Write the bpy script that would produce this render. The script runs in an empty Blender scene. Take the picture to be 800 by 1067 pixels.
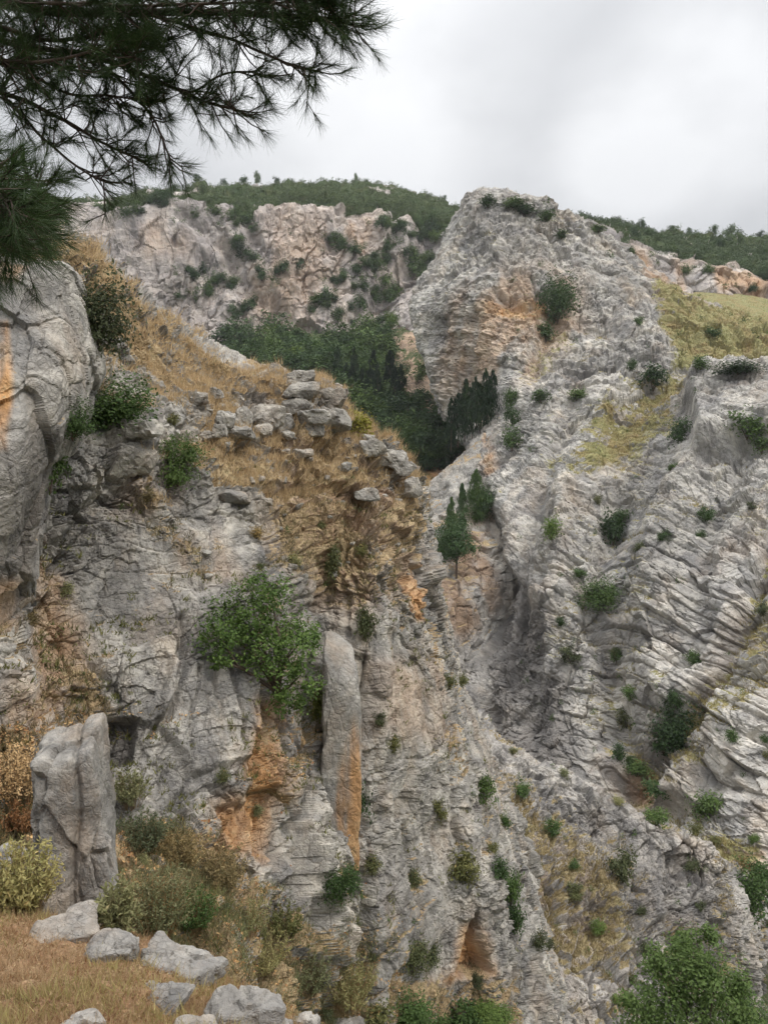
import bpy, math, random
import numpy as np
from concurrent.futures import ThreadPoolExecutor
from mathutils import Vector, Matrix

rng = np.random.default_rng(7)
random.seed(7)
R = math.radians
DENS = 1.0
W, H, FOC = 800.0, 1067.0, 820.0
PITCH = R(-4.0)
CP, SP = math.cos(PITCH), math.sin(PITCH)
scene = bpy.context.scene
COL = scene.collection

# ---------------------------------------------------------------- planning helpers
def at(px, py, d):
    """point of the place seen at photo pixel (px, py), d metres away along the view axis"""
    x = (px - W / 2) / FOC * d
    yc = (H / 2 - py) / FOC * d
    return (x, d * CP - yc * SP, d * SP + yc * CP)

def proj(P):
    d = P[..., 1] * CP + P[..., 2] * SP
    yc = -P[..., 1] * SP + P[..., 2] * CP
    d = np.maximum(d, 1e-3)
    return W / 2 + FOC * P[..., 0] / d, H / 2 - FOC * yc / d, d

# ---------------------------------------------------------------- noise (numpy)
POOL = ThreadPoolExecutor(4)
def par(fn, P, *a):
    n = len(P); ch = 40000
    parts = list(POOL.map(lambda i: fn(P[i:i + ch], *a), range(0, n, ch)))
    if isinstance(parts[0], tuple):
        return tuple(np.concatenate([p[k] for p in parts]) for k in range(len(parts[0])))
    return np.concatenate(parts)

def _hash(x, y, z, seed):
    h = (x.astype(np.uint32) * np.uint32(374761393) + y.astype(np.uint32) * np.uint32(668265263)
         + z.astype(np.uint32) * np.uint32(2246822519) + np.uint32((seed * 3266489917) & 0xffffffff))
    h = (h ^ (h >> np.uint32(13))) * np.uint32(1274126177)
    h = (h ^ (h >> np.uint32(15))) * np.uint32(2654435761)
    return h ^ (h >> np.uint32(16))

def _vnoise(P, seed):
    c = np.floor(P).astype(np.int64)
    f = (P - c).astype(np.float32)
    f = f * f * f * (f * (f * 6 - 15) + 10)
    c = c.astype(np.int32)
    r = 0
    for dx in (0, 1):
        wx = f[:, 0] if dx else 1 - f[:, 0]
        for dy in (0, 1):
            wy = f[:, 1] if dy else 1 - f[:, 1]
            for dz in (0, 1):
                wz = f[:, 2] if dz else 1 - f[:, 2]
                r = r + wx * wy * wz * (_hash(c[:, 0] + dx, c[:, 1] + dy, c[:, 2] + dz, seed).astype(np.float32) / 4294967296.0)
    return r * 2 - 1

ROT = np.array(Matrix.Rotation(0.9, 3, Vector((1, 2, 3)).normalized()))
def _fbm(P, seed, octv, ridged):
    a, s, t = 1.0, 0.0, 0.0
    Q = P.astype(np.float64)
    for o in range(octv):
        n = _vnoise(Q, seed + o * 17)
        if ridged:
            n = 1 - 2 * np.abs(n)
        s = s + a * n; t += a
        a *= 0.5
        Q = Q @ ROT.T * 2.03 + 11.3
    return (s / t).astype(np.float32)

def fbm(P, L, seed=1, octv=4, ridged=False):
    return par(_fbm, P / L, seed, octv, ridged)

def _voro(P, seed):
    c = np.floor(P).astype(np.int64)
    f = (P - c).astype(np.float32); c = c.astype(np.int32)
    n = len(P)
    F1 = np.full(n, 9e9, np.float32); F2 = F1.copy()
    ID = np.zeros(n, np.uint32); D = np.zeros((n, 3), np.float32)
    for dx in (-1, 0, 1):
        for dy in (-1, 0, 1):
            for dz in (-1, 0, 1):
                h = _hash(c[:, 0] + dx, c[:, 1] + dy, c[:, 2] + dz, seed)
                jx = dx + (h & np.uint32(1023)).astype(np.float32) / 1023 - f[:, 0]
                jy = dy + ((h >> np.uint32(10)) & np.uint32(1023)).astype(np.float32) / 1023 - f[:, 1]
                jz = dz + ((h >> np.uint32(20)) & np.uint32(1023)).astype(np.float32) / 1023 - f[:, 2]
                d2 = jx * jx + jy * jy + jz * jz
                m = d2 < F1
                F2 = np.where(m, F1, np.minimum(F2, d2))
                F1 = np.where(m, d2, F1)
                ID = np.where(m, h, ID)
                D[m, 0] = -jx[m]; D[m, 1] = -jy[m]; D[m, 2] = -jz[m]
    return np.sqrt(F1), np.sqrt(F2), ID, D

def rnd(ID, k):
    return (_hash(ID, ID >> np.uint32(7), ID >> np.uint32(3), k).astype(np.float32) / 4294967296.0)

def frame(rx, ry, rz):
    from mathutils import Euler
    return np.array(Euler((R(rx), R(ry), R(rz))).to_matrix())

def blocks(P, L, M, stretch, seed, A_off, A_tilt, crack_w, crack_d, warp=0.35):
    """fractured-rock relief: tilted block faces with cracks between them"""
    Q = (P @ M) / (L * np.array(stretch))
    w = np.stack([fbm(Q * 1.0, 1.3, seed + 31 + k, 3) for k in range(3)], 1)
    Q = Q + w * warp + np.stack([fbm(Q, .4, seed + 61 + k, 2) for k in range(3)], 1) * .09
    F1, F2, ID, D = par(_voro, Q, seed)
    e0 = np.clip((F2 - F1) / (crack_w * 1.6), 0, 1)
    off = (rnd(ID, 1) - .5) * A_off * (.35 + .65 * e0)
    tl = sum((rnd(ID, 2 + k) - .5) * D[:, k] for k in range(3)) * A_tilt * 2
    fade = sm(fbm(P, L * 1.6, seed + 81, 3), -.35, .3)
    e = np.clip((F2 - F1) / crack_w, 0, 1)
    e = e * e * (3 - 2 * e)
    return (off + tl) - (1 - e) * crack_d * fade, rnd(ID, 9), (1 - e) * fade

def strata(P, n, L, A, seed, warp=0.15):
    n = np.array(n) / np.linalg.norm(n)
    s = (P @ n) / L + fbm(P, L * 6, seed, 4) * warp * 3
    k = np.floor(s); f = (s - k).astype(np.float32)
    r = (_hash(k.astype(np.int32), k.astype(np.int32) * 3, k.astype(np.int32) * 7, seed).astype(np.float32) / 4294967296.0)
    prof = 1 - np.abs(2 * f - 1) ** 5
    return A * ((r - .5) * 1.2 + prof - .7)

def bricks(P, n, tdir, Ls, Lt, seed, A, At, cw, cd, warp=.5):
    """bedded rock: layers cut by joints into angular blocks"""
    n = np.array(n, float); n /= np.linalg.norm(n)
    t = np.array(tdir, float); t -= n * (t @ n); t /= np.linalg.norm(t); u = np.cross(n, t)
    s = P @ n / Ls + fbm(P, Ls * 7, seed, 4) * warp * 4 + fbm(P, Ls * 1.2, seed + 4, 3) * .12
    k = np.floor(s); fs = (s - k).astype(np.float32); k = k.astype(np.int32)
    def h(*a): return rnd(_hash(a[0], a[1], a[2], seed), a[3])
    z0 = np.zeros_like(k)
    a = P @ t / Lt + h(k, z0, z0, 1) * 13 + fbm(P, Lt * 2.5, seed + 1, 4) * .9
    j = np.floor(a); fa = (a - j).astype(np.float32); j = j.astype(np.int32)
    b = P @ u / Lt + h(k, j, z0, 2) * 9 + fbm(P, Lt * 2.5, seed + 2, 3) * .7
    m = np.floor(b); fb = (b - m).astype(np.float32); m = m.astype(np.int32)
    off = (h(k, j, m, 3) - .5) * A + (h(k, z0, z0, 6) - .5) * A * .8
    tl = ((fs - .5) * (h(k, j, m, 4) - .3) + (fa - .5) * (h(k, j, m, 5) - .5)) * At
    e = np.minimum(np.minimum(fs, 1 - fs) * Ls, np.minimum(fa, 1 - fa) * Lt) / (cw * Ls)
    e = np.clip(e, 0, 1); e = e * e * (3 - 2 * e)
    fade = sm(fbm(P, Ls * 3, seed + 9, 3), -.4, .3)
    return off + tl - (1 - e) * cd * fade, h(k, j, m, 7), (1 - e) * fade

# ---------------------------------------------------------------- net -> surface
def cr_weights(R_, n_per):
    """Catmull-Rom rows of weights; n_per[i] samples on segment i"""
    ts = []
    for i, n in enumerate(n_per):
        ts += [i + k / n for k in range(n)]
    ts.append(R_ - 1)
    ts = np.array(ts)
    M = np.zeros((len(ts), R_))
    for a, t in enumerate(ts):
        i = min(int(t), R_ - 2); f = t - i
        w = [-.5 * f + f * f - .5 * f ** 3, 1 - 2.5 * f * f + 1.5 * f ** 3, .5 * f + 2 * f * f - 1.5 * f ** 3, -.5 * f * f + .5 * f ** 3]
        for k, wk in zip((i - 1, i, i + 1, i + 2), w):
            if k < 0:
                M[a, 0] += 2 * wk; M[a, 1] -= wk
            elif k >= R_:
                M[a, R_ - 1] += 2 * wk; M[a, R_ - 2] -= wk
            else:
                M[a, k] += wk
    return M, ts

def grid_normals(V):
    du = np.gradient(V, axis=1); dv = np.gradient(V, axis=0)
    n = np.cross(du, dv)
    n /= np.maximum(np.linalg.norm(n, axis=2, keepdims=True), 1e-9)
    return n

def seg_dist(px, py, pts):
    d = np.full(px.shape, 1e9)
    for (x0, y0), (x1, y1) in zip(pts[:-1], pts[1:]):
        vx, vy = x1 - x0, y1 - y0
        t = np.clip(((px - x0) * vx + (py - y0) * vy) / (vx * vx + vy * vy + 1e-9), 0, 1)
        d = np.minimum(d, np.hypot(px - x0 - t * vx, py - y0 - t * vy))
    return d

def poly_mask(px, py, pts, soft):
    d = seg_dist(px, py, list(pts) + [pts[0]])
    ins = np.zeros(px.shape, bool)
    n = len(pts)
    for i in range(n):
        x0, y0 = pts[i]; x1, y1 = pts[(i + 1) % n]
        c = (y0 > py) != (y1 > py)
        ins ^= c & (px < (x1 - x0) * (py - y0) / ((y1 - y0) if y1 != y0 else 1e-9) + x0)
    sd = np.where(ins, d, -d)
    t = np.clip(sd / soft * .5 + .5, 0, 1)
    return t * t * (3 - 2 * t)

def sm(x, a, b):
    t = np.clip((x - a) / (b - a), 0, 1)
    return t * t * (3 - 2 * t)

def grid_mesh(name, V, attrs, mat, smooth=False):
    nr, nc = V.shape[:2]
    idx = np.arange(nr * nc, dtype=np.int32).reshape(nr, nc)
    q = np.stack([idx[:-1, :-1], idx[:-1, 1:], idx[1:, 1:], idx[1:, :-1]], -1).reshape(-1)
    return raw_mesh(name, V.reshape(-1, 3), q, 4, attrs, mat, smooth)

def raw_mesh(name, V, faces, k, attrs=None, mat=None, smooth=False):
    me = bpy.data.meshes.new(name)
    me.vertices.add(len(V))
    me.vertices.foreach_set('co', np.ascontiguousarray(V, np.float32).ravel())
    faces = np.ascontiguousarray(faces, np.int32).ravel()
    nf = len(faces) // k
    me.loops.add(len(faces)); me.loops.foreach_set('vertex_index', faces)
    me.polygons.add(nf)
    me.polygons.foreach_set('loop_start', np.arange(nf, dtype=np.int32) * k)
    me.polygons.foreach_set('loop_total', np.full(nf, k, np.int32))
    me.polygons.foreach_set('use_smooth', np.full(nf, smooth, bool))
    for a, v in (attrs or {}).items():
        at_ = me.attributes.new(a, 'FLOAT', 'POINT')
        at_.data.foreach_set('value', np.ascontiguousarray(v, np.float32).ravel())
    me.update(calc_edges=True)
    if mat:
        me.materials.append(mat)
    return me

def link(name, me, label=None, cat=None, group=None, kind=None, parent=None, loc=None):
    o = bpy.data.objects.new(name, me)
    COL.objects.link(o)
    if parent: o.parent = parent
    if loc is not None: o.location = loc
    if label: o['label'] = label
    if cat: o['category'] = cat
    if group: o['group'] = group
    if kind: o['kind'] = kind
    return o

# z-buffer of the terrain, so that plants can be rooted on it
ZW, ZH = 900, 1167
zpos = np.zeros((ZH, ZW, 3), np.float32); znrm = np.zeros((ZH, ZW, 3), np.float32)
zdep = np.full((ZH, ZW), 1e9, np.float32)
zgrass = np.zeros((ZH, ZW), np.float32)
zlay = np.full((ZH, ZW), -1, np.int16)
def splat(V, N, grass, layer):
    px, py, d = proj(V)
    ix = np.round(px + 50).astype(int); iy = np.round(py + 50).astype(int)
    vdir = V / np.linalg.norm(V, axis=1, keepdims=True)
    ok = (ix >= 0) & (ix < ZW) & (iy >= 0) & (iy < ZH) & (d > 1)
    I = np.nonzero(ok)[0]
    I = I[np.argsort(-d[I])]
    y, x = iy[I], ix[I]
    old = zdep[y, x]
    keep = d[I] < old
    I, y, x = I[keep], y[keep], x[keep]
    zdep[y, x] = d[I]; zpos[y, x] = V[I]; znrm[y, x] = N[I]; zgrass[y, x] = grass[I]; zlay[y, x] = layer

def surf(px, py, r=2):
    """nearest terrain point seen at pixel (px, py)"""
    x, y = int(round(px + 50)), int(round(py + 50))
    x = min(max(x, r), ZW - r - 1); y = min(max(y, r), ZH - r - 1)
    b = zdep[y - r:y + r + 1, x - r:x + r + 1]
    j = np.unravel_index(np.argmin(b), b.shape)
    yy, xx = y - r + j[0], x - r + j[1]
    return zpos[yy, xx], znrm[yy, xx], float(zdep[yy, xx])

LAYERS = []
def build_layer(name, rows, cfg, mat, label, cat, flip=False):
    C = np.array(rows, dtype=np.float64)
    nR, nC = C.shape[:2]
    pix = C.copy()
    Pt = np.stack(at(C[..., 0], C[..., 1], C[..., 2]), -1)
    dpv = np.hypot(np.diff(pix[..., 0], axis=0), np.diff(pix[..., 1], axis=0)).mean(1)
    dpu = np.hypot(np.diff(pix[..., 0], axis=1), np.diff(pix[..., 1], axis=1)).mean(0)
    k = DENS * cfg.get('dens', 1.0)
    bv = cfg.get('back_rows', 0); bu = cfg.get('back_cols', 0); bl = cfg.get('back_left', 0)
    nv = [max(6, int(min(d, 420) * k)) for d in dpv]
    nu = [max(6, int(min(d, 420) * k)) for d in dpu]
    for i in range(bv): nv[-1 - i] = 22
    for i in range(bu): nu[-1 - i] = 40
    for i in range(bl): nu[i] = 40
    for i, m in cfg.get('more_v', {}).items(): nv[i] = int(nv[i] * m)
    for i, m in cfg.get('more_u', {}).items(): nu[i] = int(nu[i] * m)
    Mv, tv = cr_weights(nR, nv); Mu, tu = cr_weights(nC, nu)
    B = np.stack([Mv @ Pt[..., c] @ Mu.T for c in range(3)], -1)
    N = grid_normals(B)
    cen = B[B.shape[0] // 3, B.shape[1] // 2]
    if np.dot(N[B.shape[0] // 3, B.shape[1] // 2], -cen) < 0: N = -N
    shp = B.shape[:2]
    front = ((tv <= nR - 1 - bv + .001)[:, None] & ((tu <= nC - 1 - bu + .001) & (tu >= bl - .001))[None, :]).ravel()
    P = B.reshape(-1, 3); Nf = N.reshape(-1, 3)
    px, py, dep = proj(P)
    # wobble of the pixel plan so that drawn features get natural edges
    wob = cfg.get('wob', 4.0); wl = cfg['U'] * 3
    qx = px + fbm(P, wl, 71, 4) * wob * 2; qy = py + fbm(P, wl, 72, 4) * wob * 2
    zoneA = .3 + .9 * sm(fbm(P, cfg['U'] * 5, 201, 4), -.35, .35); zoneB = .3 + .9 * sm(fbm(P, cfg['U'] * 3, 202, 4), -.35, .35)
    disp = np.zeros(len(P), np.float32); tone = np.full(len(P), .5, np.float32); crk = np.zeros(len(P), np.float32)
    smooth = np.zeros(len(P), np.float32)
    for pts, soft, v in cfg.get('smooth', []):
        smooth = np.maximum(smooth, v * poly_mask(qx, qy, pts, soft) * front)
    amp = (1 - smooth) * (sm(dep, *cfg['fade']) if 'fade' in cfg else 1)
    for op in cfg['ops']:
        kd = op[0]
        if kd == 'fbm':
            disp += fbm(P, op[1], op[4] if len(op) > 4 else 5, 5) * op[2] * (amp if op[1] < cfg['U'] * 4 else 1)
        elif kd == 'ridge':
            disp += (fbm(P, op[1], 9, 5, True)) * op[2]
        elif kd == 'blocks':
            _, L, M, st, sd, Ao, At, cw, cd = op
            dsp, t, c = blocks(P, L, M, st, sd, Ao, At, cw, cd)
            zz = zoneA if sd % 2 else zoneB
            disp += dsp * (.3 + .7 * amp) * zz; tone += (t - .5) * .5; crk = np.maximum(crk, c * (cd > 0))
        elif kd == 'bricks':
            _, n_, t_, Ls, Lt, sd, Ao, At, cw, cd = op[:10]
            dsp, t, c = bricks(P, n_, t_, Ls, Lt, sd, Ao, At, cw, cd, op[11] if len(op) > 11 else .5)
            zz = zoneA if sd % 2 else zoneB
            mk = (poly_mask(qx, qy, op[10], 40) if len(op) > 10 and op[10] is not None else 1.0) * zz * (.25 + .75 * amp)
            disp += dsp * mk; tone += (t - .5) * .4 * np.minimum(mk, 1); crk = np.maximum(crk, c * np.minimum(mk, 1))
        elif kd == 'strata':
            m = 1.0
            if len(op) > 5: m = poly_mask(px, py, op[5], 40)
            disp += strata(P, op[1], op[2], op[3], op[4]) * amp * m
        elif kd == 'crag':       # sharp creases: folded noise, several octaves
            Q = P * np.array([1, 1, op[3] if len(op) > 3 else 1.0])
            disp -= np.abs(fbm(Q, op[1], 17, 5)) * op[2] * (.35 + .65 * amp) * zoneA
        elif kd == 'flute':
            Q = P * np.array([1, 1, op[3] if len(op) > 3 else .16])
            disp += fbm(Q, op[1], 13, 4) * op[2] * amp
    for pts, w, a in cfg.get('strokes', []):
        d = seg_dist(qx, qy, pts)
        disp += a * cfg.get('stroke_k', 1) * np.exp(-(d / w) ** 2) * front
    for pts, soft, a in cfg.get('slabs', []):
        disp += a * cfg.get('slab_k', 1) * poly_mask(qx, qy, pts, soft) * front
    V = P + Nf * disp[:, None]
    la = cfg.get('lat', 0)
    if la:
        V = V + np.stack([fbm(P, cfg['U'] * 1.5, 91 + k2, 3) for k2 in range(3)], 1) * la
    Vg = V.reshape(shp + (3,))
    N2 = grid_normals(Vg)
    if np.dot(N2[shp[0] // 3, shp[1] // 2], N[shp[0] // 3, shp[1] // 2]) < 0: N2 = -N2
    N2f = N2.reshape(-1, 3); nz = N2f[:, 2]
    # coarse slope, without the finest relief
    grass = np.zeros(len(P), np.float32)
    gn = fbm(P, cfg['U'] * 2.0, 55, 5); gf_ = fbm(P, cfg['U'] * .5, 57, 4)
    shift = np.zeros(len(P), np.float32)
    for pts, soft, v, *ks in cfg.get('grass', []):
        m = poly_mask(qx, qy, pts, soft) * front
        grass = np.maximum(grass, m * v)
        if ks: shift = np.minimum(shift, m * ks[0])
    g0 = cfg.get('grass_slope', (.62, .85, .6))
    gs = sm(nz, g0[0], g0[1]) * sm(gn, -.25, .25) * g0[2]
    grass = np.clip(np.maximum(grass * sm(nz * .8 + gn * .9 + gf_ * .7 - shift, cfg.get('gthr', -.15), cfg.get('gthr', -.15) + .35), gs), 0, 1)
    grass = np.maximum(grass, crk * sm(gn, 0, .3) * cfg.get('crack_soil', .0) * front)
    orange = np.zeros(len(P), np.float32)
    on = fbm(P * np.array([1, 1, .28]), cfg['U'] * 1.1, 56, 5)
    for pts, soft, v in cfg.get('orange', []):
        m = poly_mask(qx, qy, pts, soft) * front
        orange = np.maximum(orange, m * v * sm(on, -.35 , .2))
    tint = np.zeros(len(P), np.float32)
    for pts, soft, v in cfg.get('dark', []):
        tint = np.maximum(tint, v * poly_mask(qx, qy, pts, soft) * front * sm(on, -.7, .1))  # dark rock patches and stains, some of them shade put into the colour
    me = grid_mesh(name, Vg, {'tone': tone, 'grass': grass, 'orange': orange, 'weather_shade': tint}, mat)
    splat(V, N2f, grass, len(LAYERS))
    LAYERS.append(dict(name=name, V=V, N=N2f, grass=grass, px=px, py=py, front=front, dep=dep, shape=shp))
    return link(name, me, label, cat, kind='structure')

# ---------------------------------------------------------------- materials
def new_mat(name):
    m = bpy.data.materials.new(name); m.use_nodes = True
    nt = m.node_tree; nt.nodes.clear()
    return m, nt

class NT:
    def __init__(s, nt): s.nt = nt
    def n(s, typ, **kw):
        x = s.nt.nodes.new(typ)
        for k, v in kw.items():
            if k == 'ins':
                for i, val in v.items():
                    if isinstance(val, bpy.types.NodeSocket): s.nt.links.new(val, x.inputs[i])
                    else: x.inputs[i].default_value = val
            else: setattr(x, k, v)
        return x
    def attr(s, name): return s.n('ShaderNodeAttribute', attribute_name=name).outputs['Fac']
    def noise(s, vec, scale, detail=4, rough=.55, dist=0):
        return s.n('ShaderNodeTexNoise', ins={'Vector': vec, 'Scale': scale, 'Detail': detail, 'Roughness': rough, 'Distortion': dist}).outputs['Fac']
    def ramp(s, fac, stops):
        r = s.n('ShaderNodeValToRGB', ins={'Fac': fac})
        e = r.color_ramp.elements
        while len(e) < len(stops): e.new(.5)
        for el, (p, c) in zip(e, stops):
            el.position = p; el.color = (c[0], c[1], c[2], 1) if not isinstance(c, (int, float)) else (c, c, c, 1)
        return r.outputs['Color']
    def mix(s, f, a, b, mode='MIX'):
        x = s.n('ShaderNodeMix', data_type='RGBA', blend_type=mode)
        for i, v in ((0, f), (6, a), (7, b)):
            if isinstance(v, bpy.types.NodeSocket): s.nt.links.new(v, x.inputs[i])
            else: x.inputs[i].default_value = v if i == 0 else (v[0], v[1], v[2], 1)
        return x.outputs[2]
    def math(s, op, a, b=0.0, c=None):
        x = s.n('ShaderNodeMath', operation=op)
        for i, v in enumerate((a, b) if c is None else (a, b, c)):
            if isinstance(v, bpy.types.NodeSocket): s.nt.links.new(v, x.inputs[i])
            else: x.inputs[i].default_value = v
        return x.outputs[0]
    def mapping(s, vec, scale, rot=(0, 0, 0)):
        return s.n('ShaderNodeMapping', ins={'Vector': vec, 'Scale': scale, 'Rotation': rot}).outputs[0]

def rock_mat(name, U, base=(.34, .322, .293), lo=.62, hi=1.3, grass=((.37, .28, .165), (.25, .175, .10), (.17, .165, .08)), gfac=(.35, .55, .8),
             orange=(.50, .27, .11), warm=.25, speck=.75, bump=1.0, crackcol=.34, gpatch=1.1):
    """weathered limestone; U = metres of a middling block"""
    m, nt = new_mat(name); g = NT(nt)
    pos = g.n('ShaderNodeNewGeometry').outputs['Position']
    n1 = g.noise(pos, .35 / U, 5, .6)
    n2 = g.noise(pos, 2.2 / U, 6, .65, .3)
    n3 = g.noise(pos, 9 / U, 4, .7)
    vert = g.noise(g.mapping(pos, (1, 1, .12)), 1.1 / U, 5, .6)
    b = np.array(base)
    c = g.ramp(n1, [(.3, b * lo), (.5, b), (.7, b * hi)])
    c = g.mix(.85, c, g.ramp(n2, [(.26, (.40, .41, .43)), (.42, (.8, .8, .8)), (.55, (1.05, 1.05, 1.04)), (.74, (1.5, 1.47, 1.42))]), 'MULTIPLY')
    # thin fractures
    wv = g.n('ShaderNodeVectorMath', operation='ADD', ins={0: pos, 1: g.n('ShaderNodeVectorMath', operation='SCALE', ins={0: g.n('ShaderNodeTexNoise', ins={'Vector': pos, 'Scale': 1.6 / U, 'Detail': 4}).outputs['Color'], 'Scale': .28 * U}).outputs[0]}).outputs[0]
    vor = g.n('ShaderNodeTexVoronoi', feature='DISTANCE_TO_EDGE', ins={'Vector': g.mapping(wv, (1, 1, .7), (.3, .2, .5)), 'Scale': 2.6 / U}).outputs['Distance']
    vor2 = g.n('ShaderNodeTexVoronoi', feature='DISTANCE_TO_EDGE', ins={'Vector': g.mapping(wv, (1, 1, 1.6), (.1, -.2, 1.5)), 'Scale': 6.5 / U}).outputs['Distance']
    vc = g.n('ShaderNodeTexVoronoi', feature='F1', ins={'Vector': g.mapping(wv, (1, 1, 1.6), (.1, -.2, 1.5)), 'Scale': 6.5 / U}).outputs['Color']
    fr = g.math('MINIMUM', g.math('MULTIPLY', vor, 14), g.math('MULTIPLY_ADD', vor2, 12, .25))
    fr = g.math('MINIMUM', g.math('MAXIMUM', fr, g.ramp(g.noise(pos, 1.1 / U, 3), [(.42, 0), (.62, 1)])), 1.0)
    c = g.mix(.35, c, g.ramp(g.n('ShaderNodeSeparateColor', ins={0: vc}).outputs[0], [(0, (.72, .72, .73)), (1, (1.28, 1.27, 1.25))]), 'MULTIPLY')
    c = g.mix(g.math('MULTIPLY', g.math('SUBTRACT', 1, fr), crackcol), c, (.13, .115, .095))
    # grey-black lichen and water streaks
    c = g.mix(g.math('MULTIPLY', g.ramp(vert, [(.50, 0), (.68, 1)]), .55), c, b * np.array([.52, .54, .58]))
    # warm earthy wash
    c = g.mix(g.math('MULTIPLY', g.ramp(g.noise(g.mapping(pos, (1, 1, .5), (0, 0, .7)), .8 / U, 5, .65), [(.5, 0), (.72, 1)]), warm), c, (.42, .31, .21))
    # specks of lichen
    sp = g.ramp(n3, [(.28, 0), (.36, 1)])
    c = g.mix(speck, c, g.mix(sp, b * .45, c))
    tone = g.attr('tone')
    c = g.mix(.8, c, g.ramp(tone, [(0, (.66, .66, .68)), (.5, (1, 1, 1)), (1, (1.28, 1.26, 1.22))]), 'MULTIPLY')
    c = g.mix(g.attr('weather_shade'), c, g.mix(g.ramp(n2, [(.35, 0), (.65, 1)]), b * np.array([.30, .295, .30]), b * np.array([.56, .54, .53])))  # darkened rock: weathered patches, plus painted shade on overhang and hole
    oc = g.ramp(g.noise(pos, 1.6 / U, 5, .65), [(.3, np.array(orange) * .55), (.5, orange), (.7, np.array([orange[0] * 1.15, orange[1] * 1.45, orange[2] * 1.9]))])
    c = g.mix(g.attr('orange'), c, oc)
    gc = g.ramp(g.noise(pos, 1.3 / U, 6, .7), [(gfac[0], grass[1]), (gfac[1], grass[0]), (gfac[2], grass[2])])
    gc = g.mix(.7, gc, g.ramp(g.noise(pos, 14 / U, 3, .7), [(.3, (.55, .55, .55)), (.5, (1, 1, 1)), (.7, (1.4, 1.4, 1.3))]), 'MULTIPLY')
    gf = g.math('ADD', g.attr('grass'), g.math('ADD', g.math('MULTIPLY', g.math('SUBTRACT', n3, .5), .7), g.math('MULTIPLY', g.math('SUBTRACT', n2, .5), gpatch)))
    c = g.mix(g.ramp(gf, [(.38, 0), (.56, 1)]), c, gc)
    hgt = g.math('ADD', g.math('MULTIPLY', fr, .16), g.math('ADD', g.math('MULTIPLY', n2, .75), g.math('MULTIPLY', n3, .45)))
    bp = g.n('ShaderNodeBump', ins={'Height': hgt, 'Strength': .85 * bump, 'Distance': .16 * U})
    bs = g.n('ShaderNodeBsdfPrincipled', ins={'Base Color': c, 'Roughness': .92, 'Specular IOR Level': .18, 'Normal': bp.outputs[0]})
    o = g.n('ShaderNodeOutputMaterial', ins={'Surface': bs.outputs[0]})
    return m

def leaf_mat(name, col, col2, trans=.25, dry=None):
    m, nt = new_mat(name); g = NT(nt)
    t = g.attr('tone')
    rn = g.n('ShaderNodeObjectInfo').outputs['Random']
    c = g.mix(t, col, col2)
    if dry: c = g.mix(g.ramp(t, [(.86, 0), (.93, 1)]), c, dry)
    c = g.mix(1, c, g.ramp(rn, [(0, (.62, .66, .7)), (.5, (1, 1, 1)), (1, (1.6, 1.42, 1.2))]), 'MULTIPLY')
    d = g.n('ShaderNodeBsdfPrincipled', ins={'Base Color': c, 'Roughness': .6, 'Specular IOR Level': .25})
    tr = g.n('ShaderNodeBsdfTranslucent', ins={'Color': c})
    mx = g.n('ShaderNodeMixShader', ins={0: trans, 1: d.outputs[0], 2: tr.outputs[0]})
    g.n('ShaderNodeOutputMaterial', ins={'Surface': mx.outputs[0]})
    return m

def bark_mat(name, col):
    m, nt = new_mat(name); g = NT(nt)
    pos = g.n('ShaderNodeNewGeometry').outputs['Position']
    n = g.noise(g.mapping(pos, (1, 1, .3)), 14, 5, .65)
    c = g.ramp(n, [(.3, np.array(col) * .5), (.55, col), (.75, np.array(col) * 1.6)])
    bp = g.n('ShaderNodeBump', ins={'Height': n, 'Strength': .6, 'Distance': .02})
    bs = g.n('ShaderNodeBsdfPrincipled', ins={'Base Color': c, 'Roughness': .9, 'Specular IOR Level': .2, 'Normal': bp.outputs[0]})
    g.n('ShaderNodeOutputMaterial', ins={'Surface': bs.outputs[0]})
    return m

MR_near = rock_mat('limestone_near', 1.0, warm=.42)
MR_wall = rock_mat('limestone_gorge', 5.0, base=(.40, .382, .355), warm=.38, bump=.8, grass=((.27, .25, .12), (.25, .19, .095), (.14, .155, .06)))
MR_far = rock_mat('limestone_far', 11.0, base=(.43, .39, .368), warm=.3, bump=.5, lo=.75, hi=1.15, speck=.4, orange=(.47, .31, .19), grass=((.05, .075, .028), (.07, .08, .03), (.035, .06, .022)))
MR_soil = rock_mat('valley_soil', 4.0, base=(.34, .25, .18), warm=.6, grass=((.055, .075, .03), (.08, .08, .035), (.04, .06, .024)))
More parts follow.
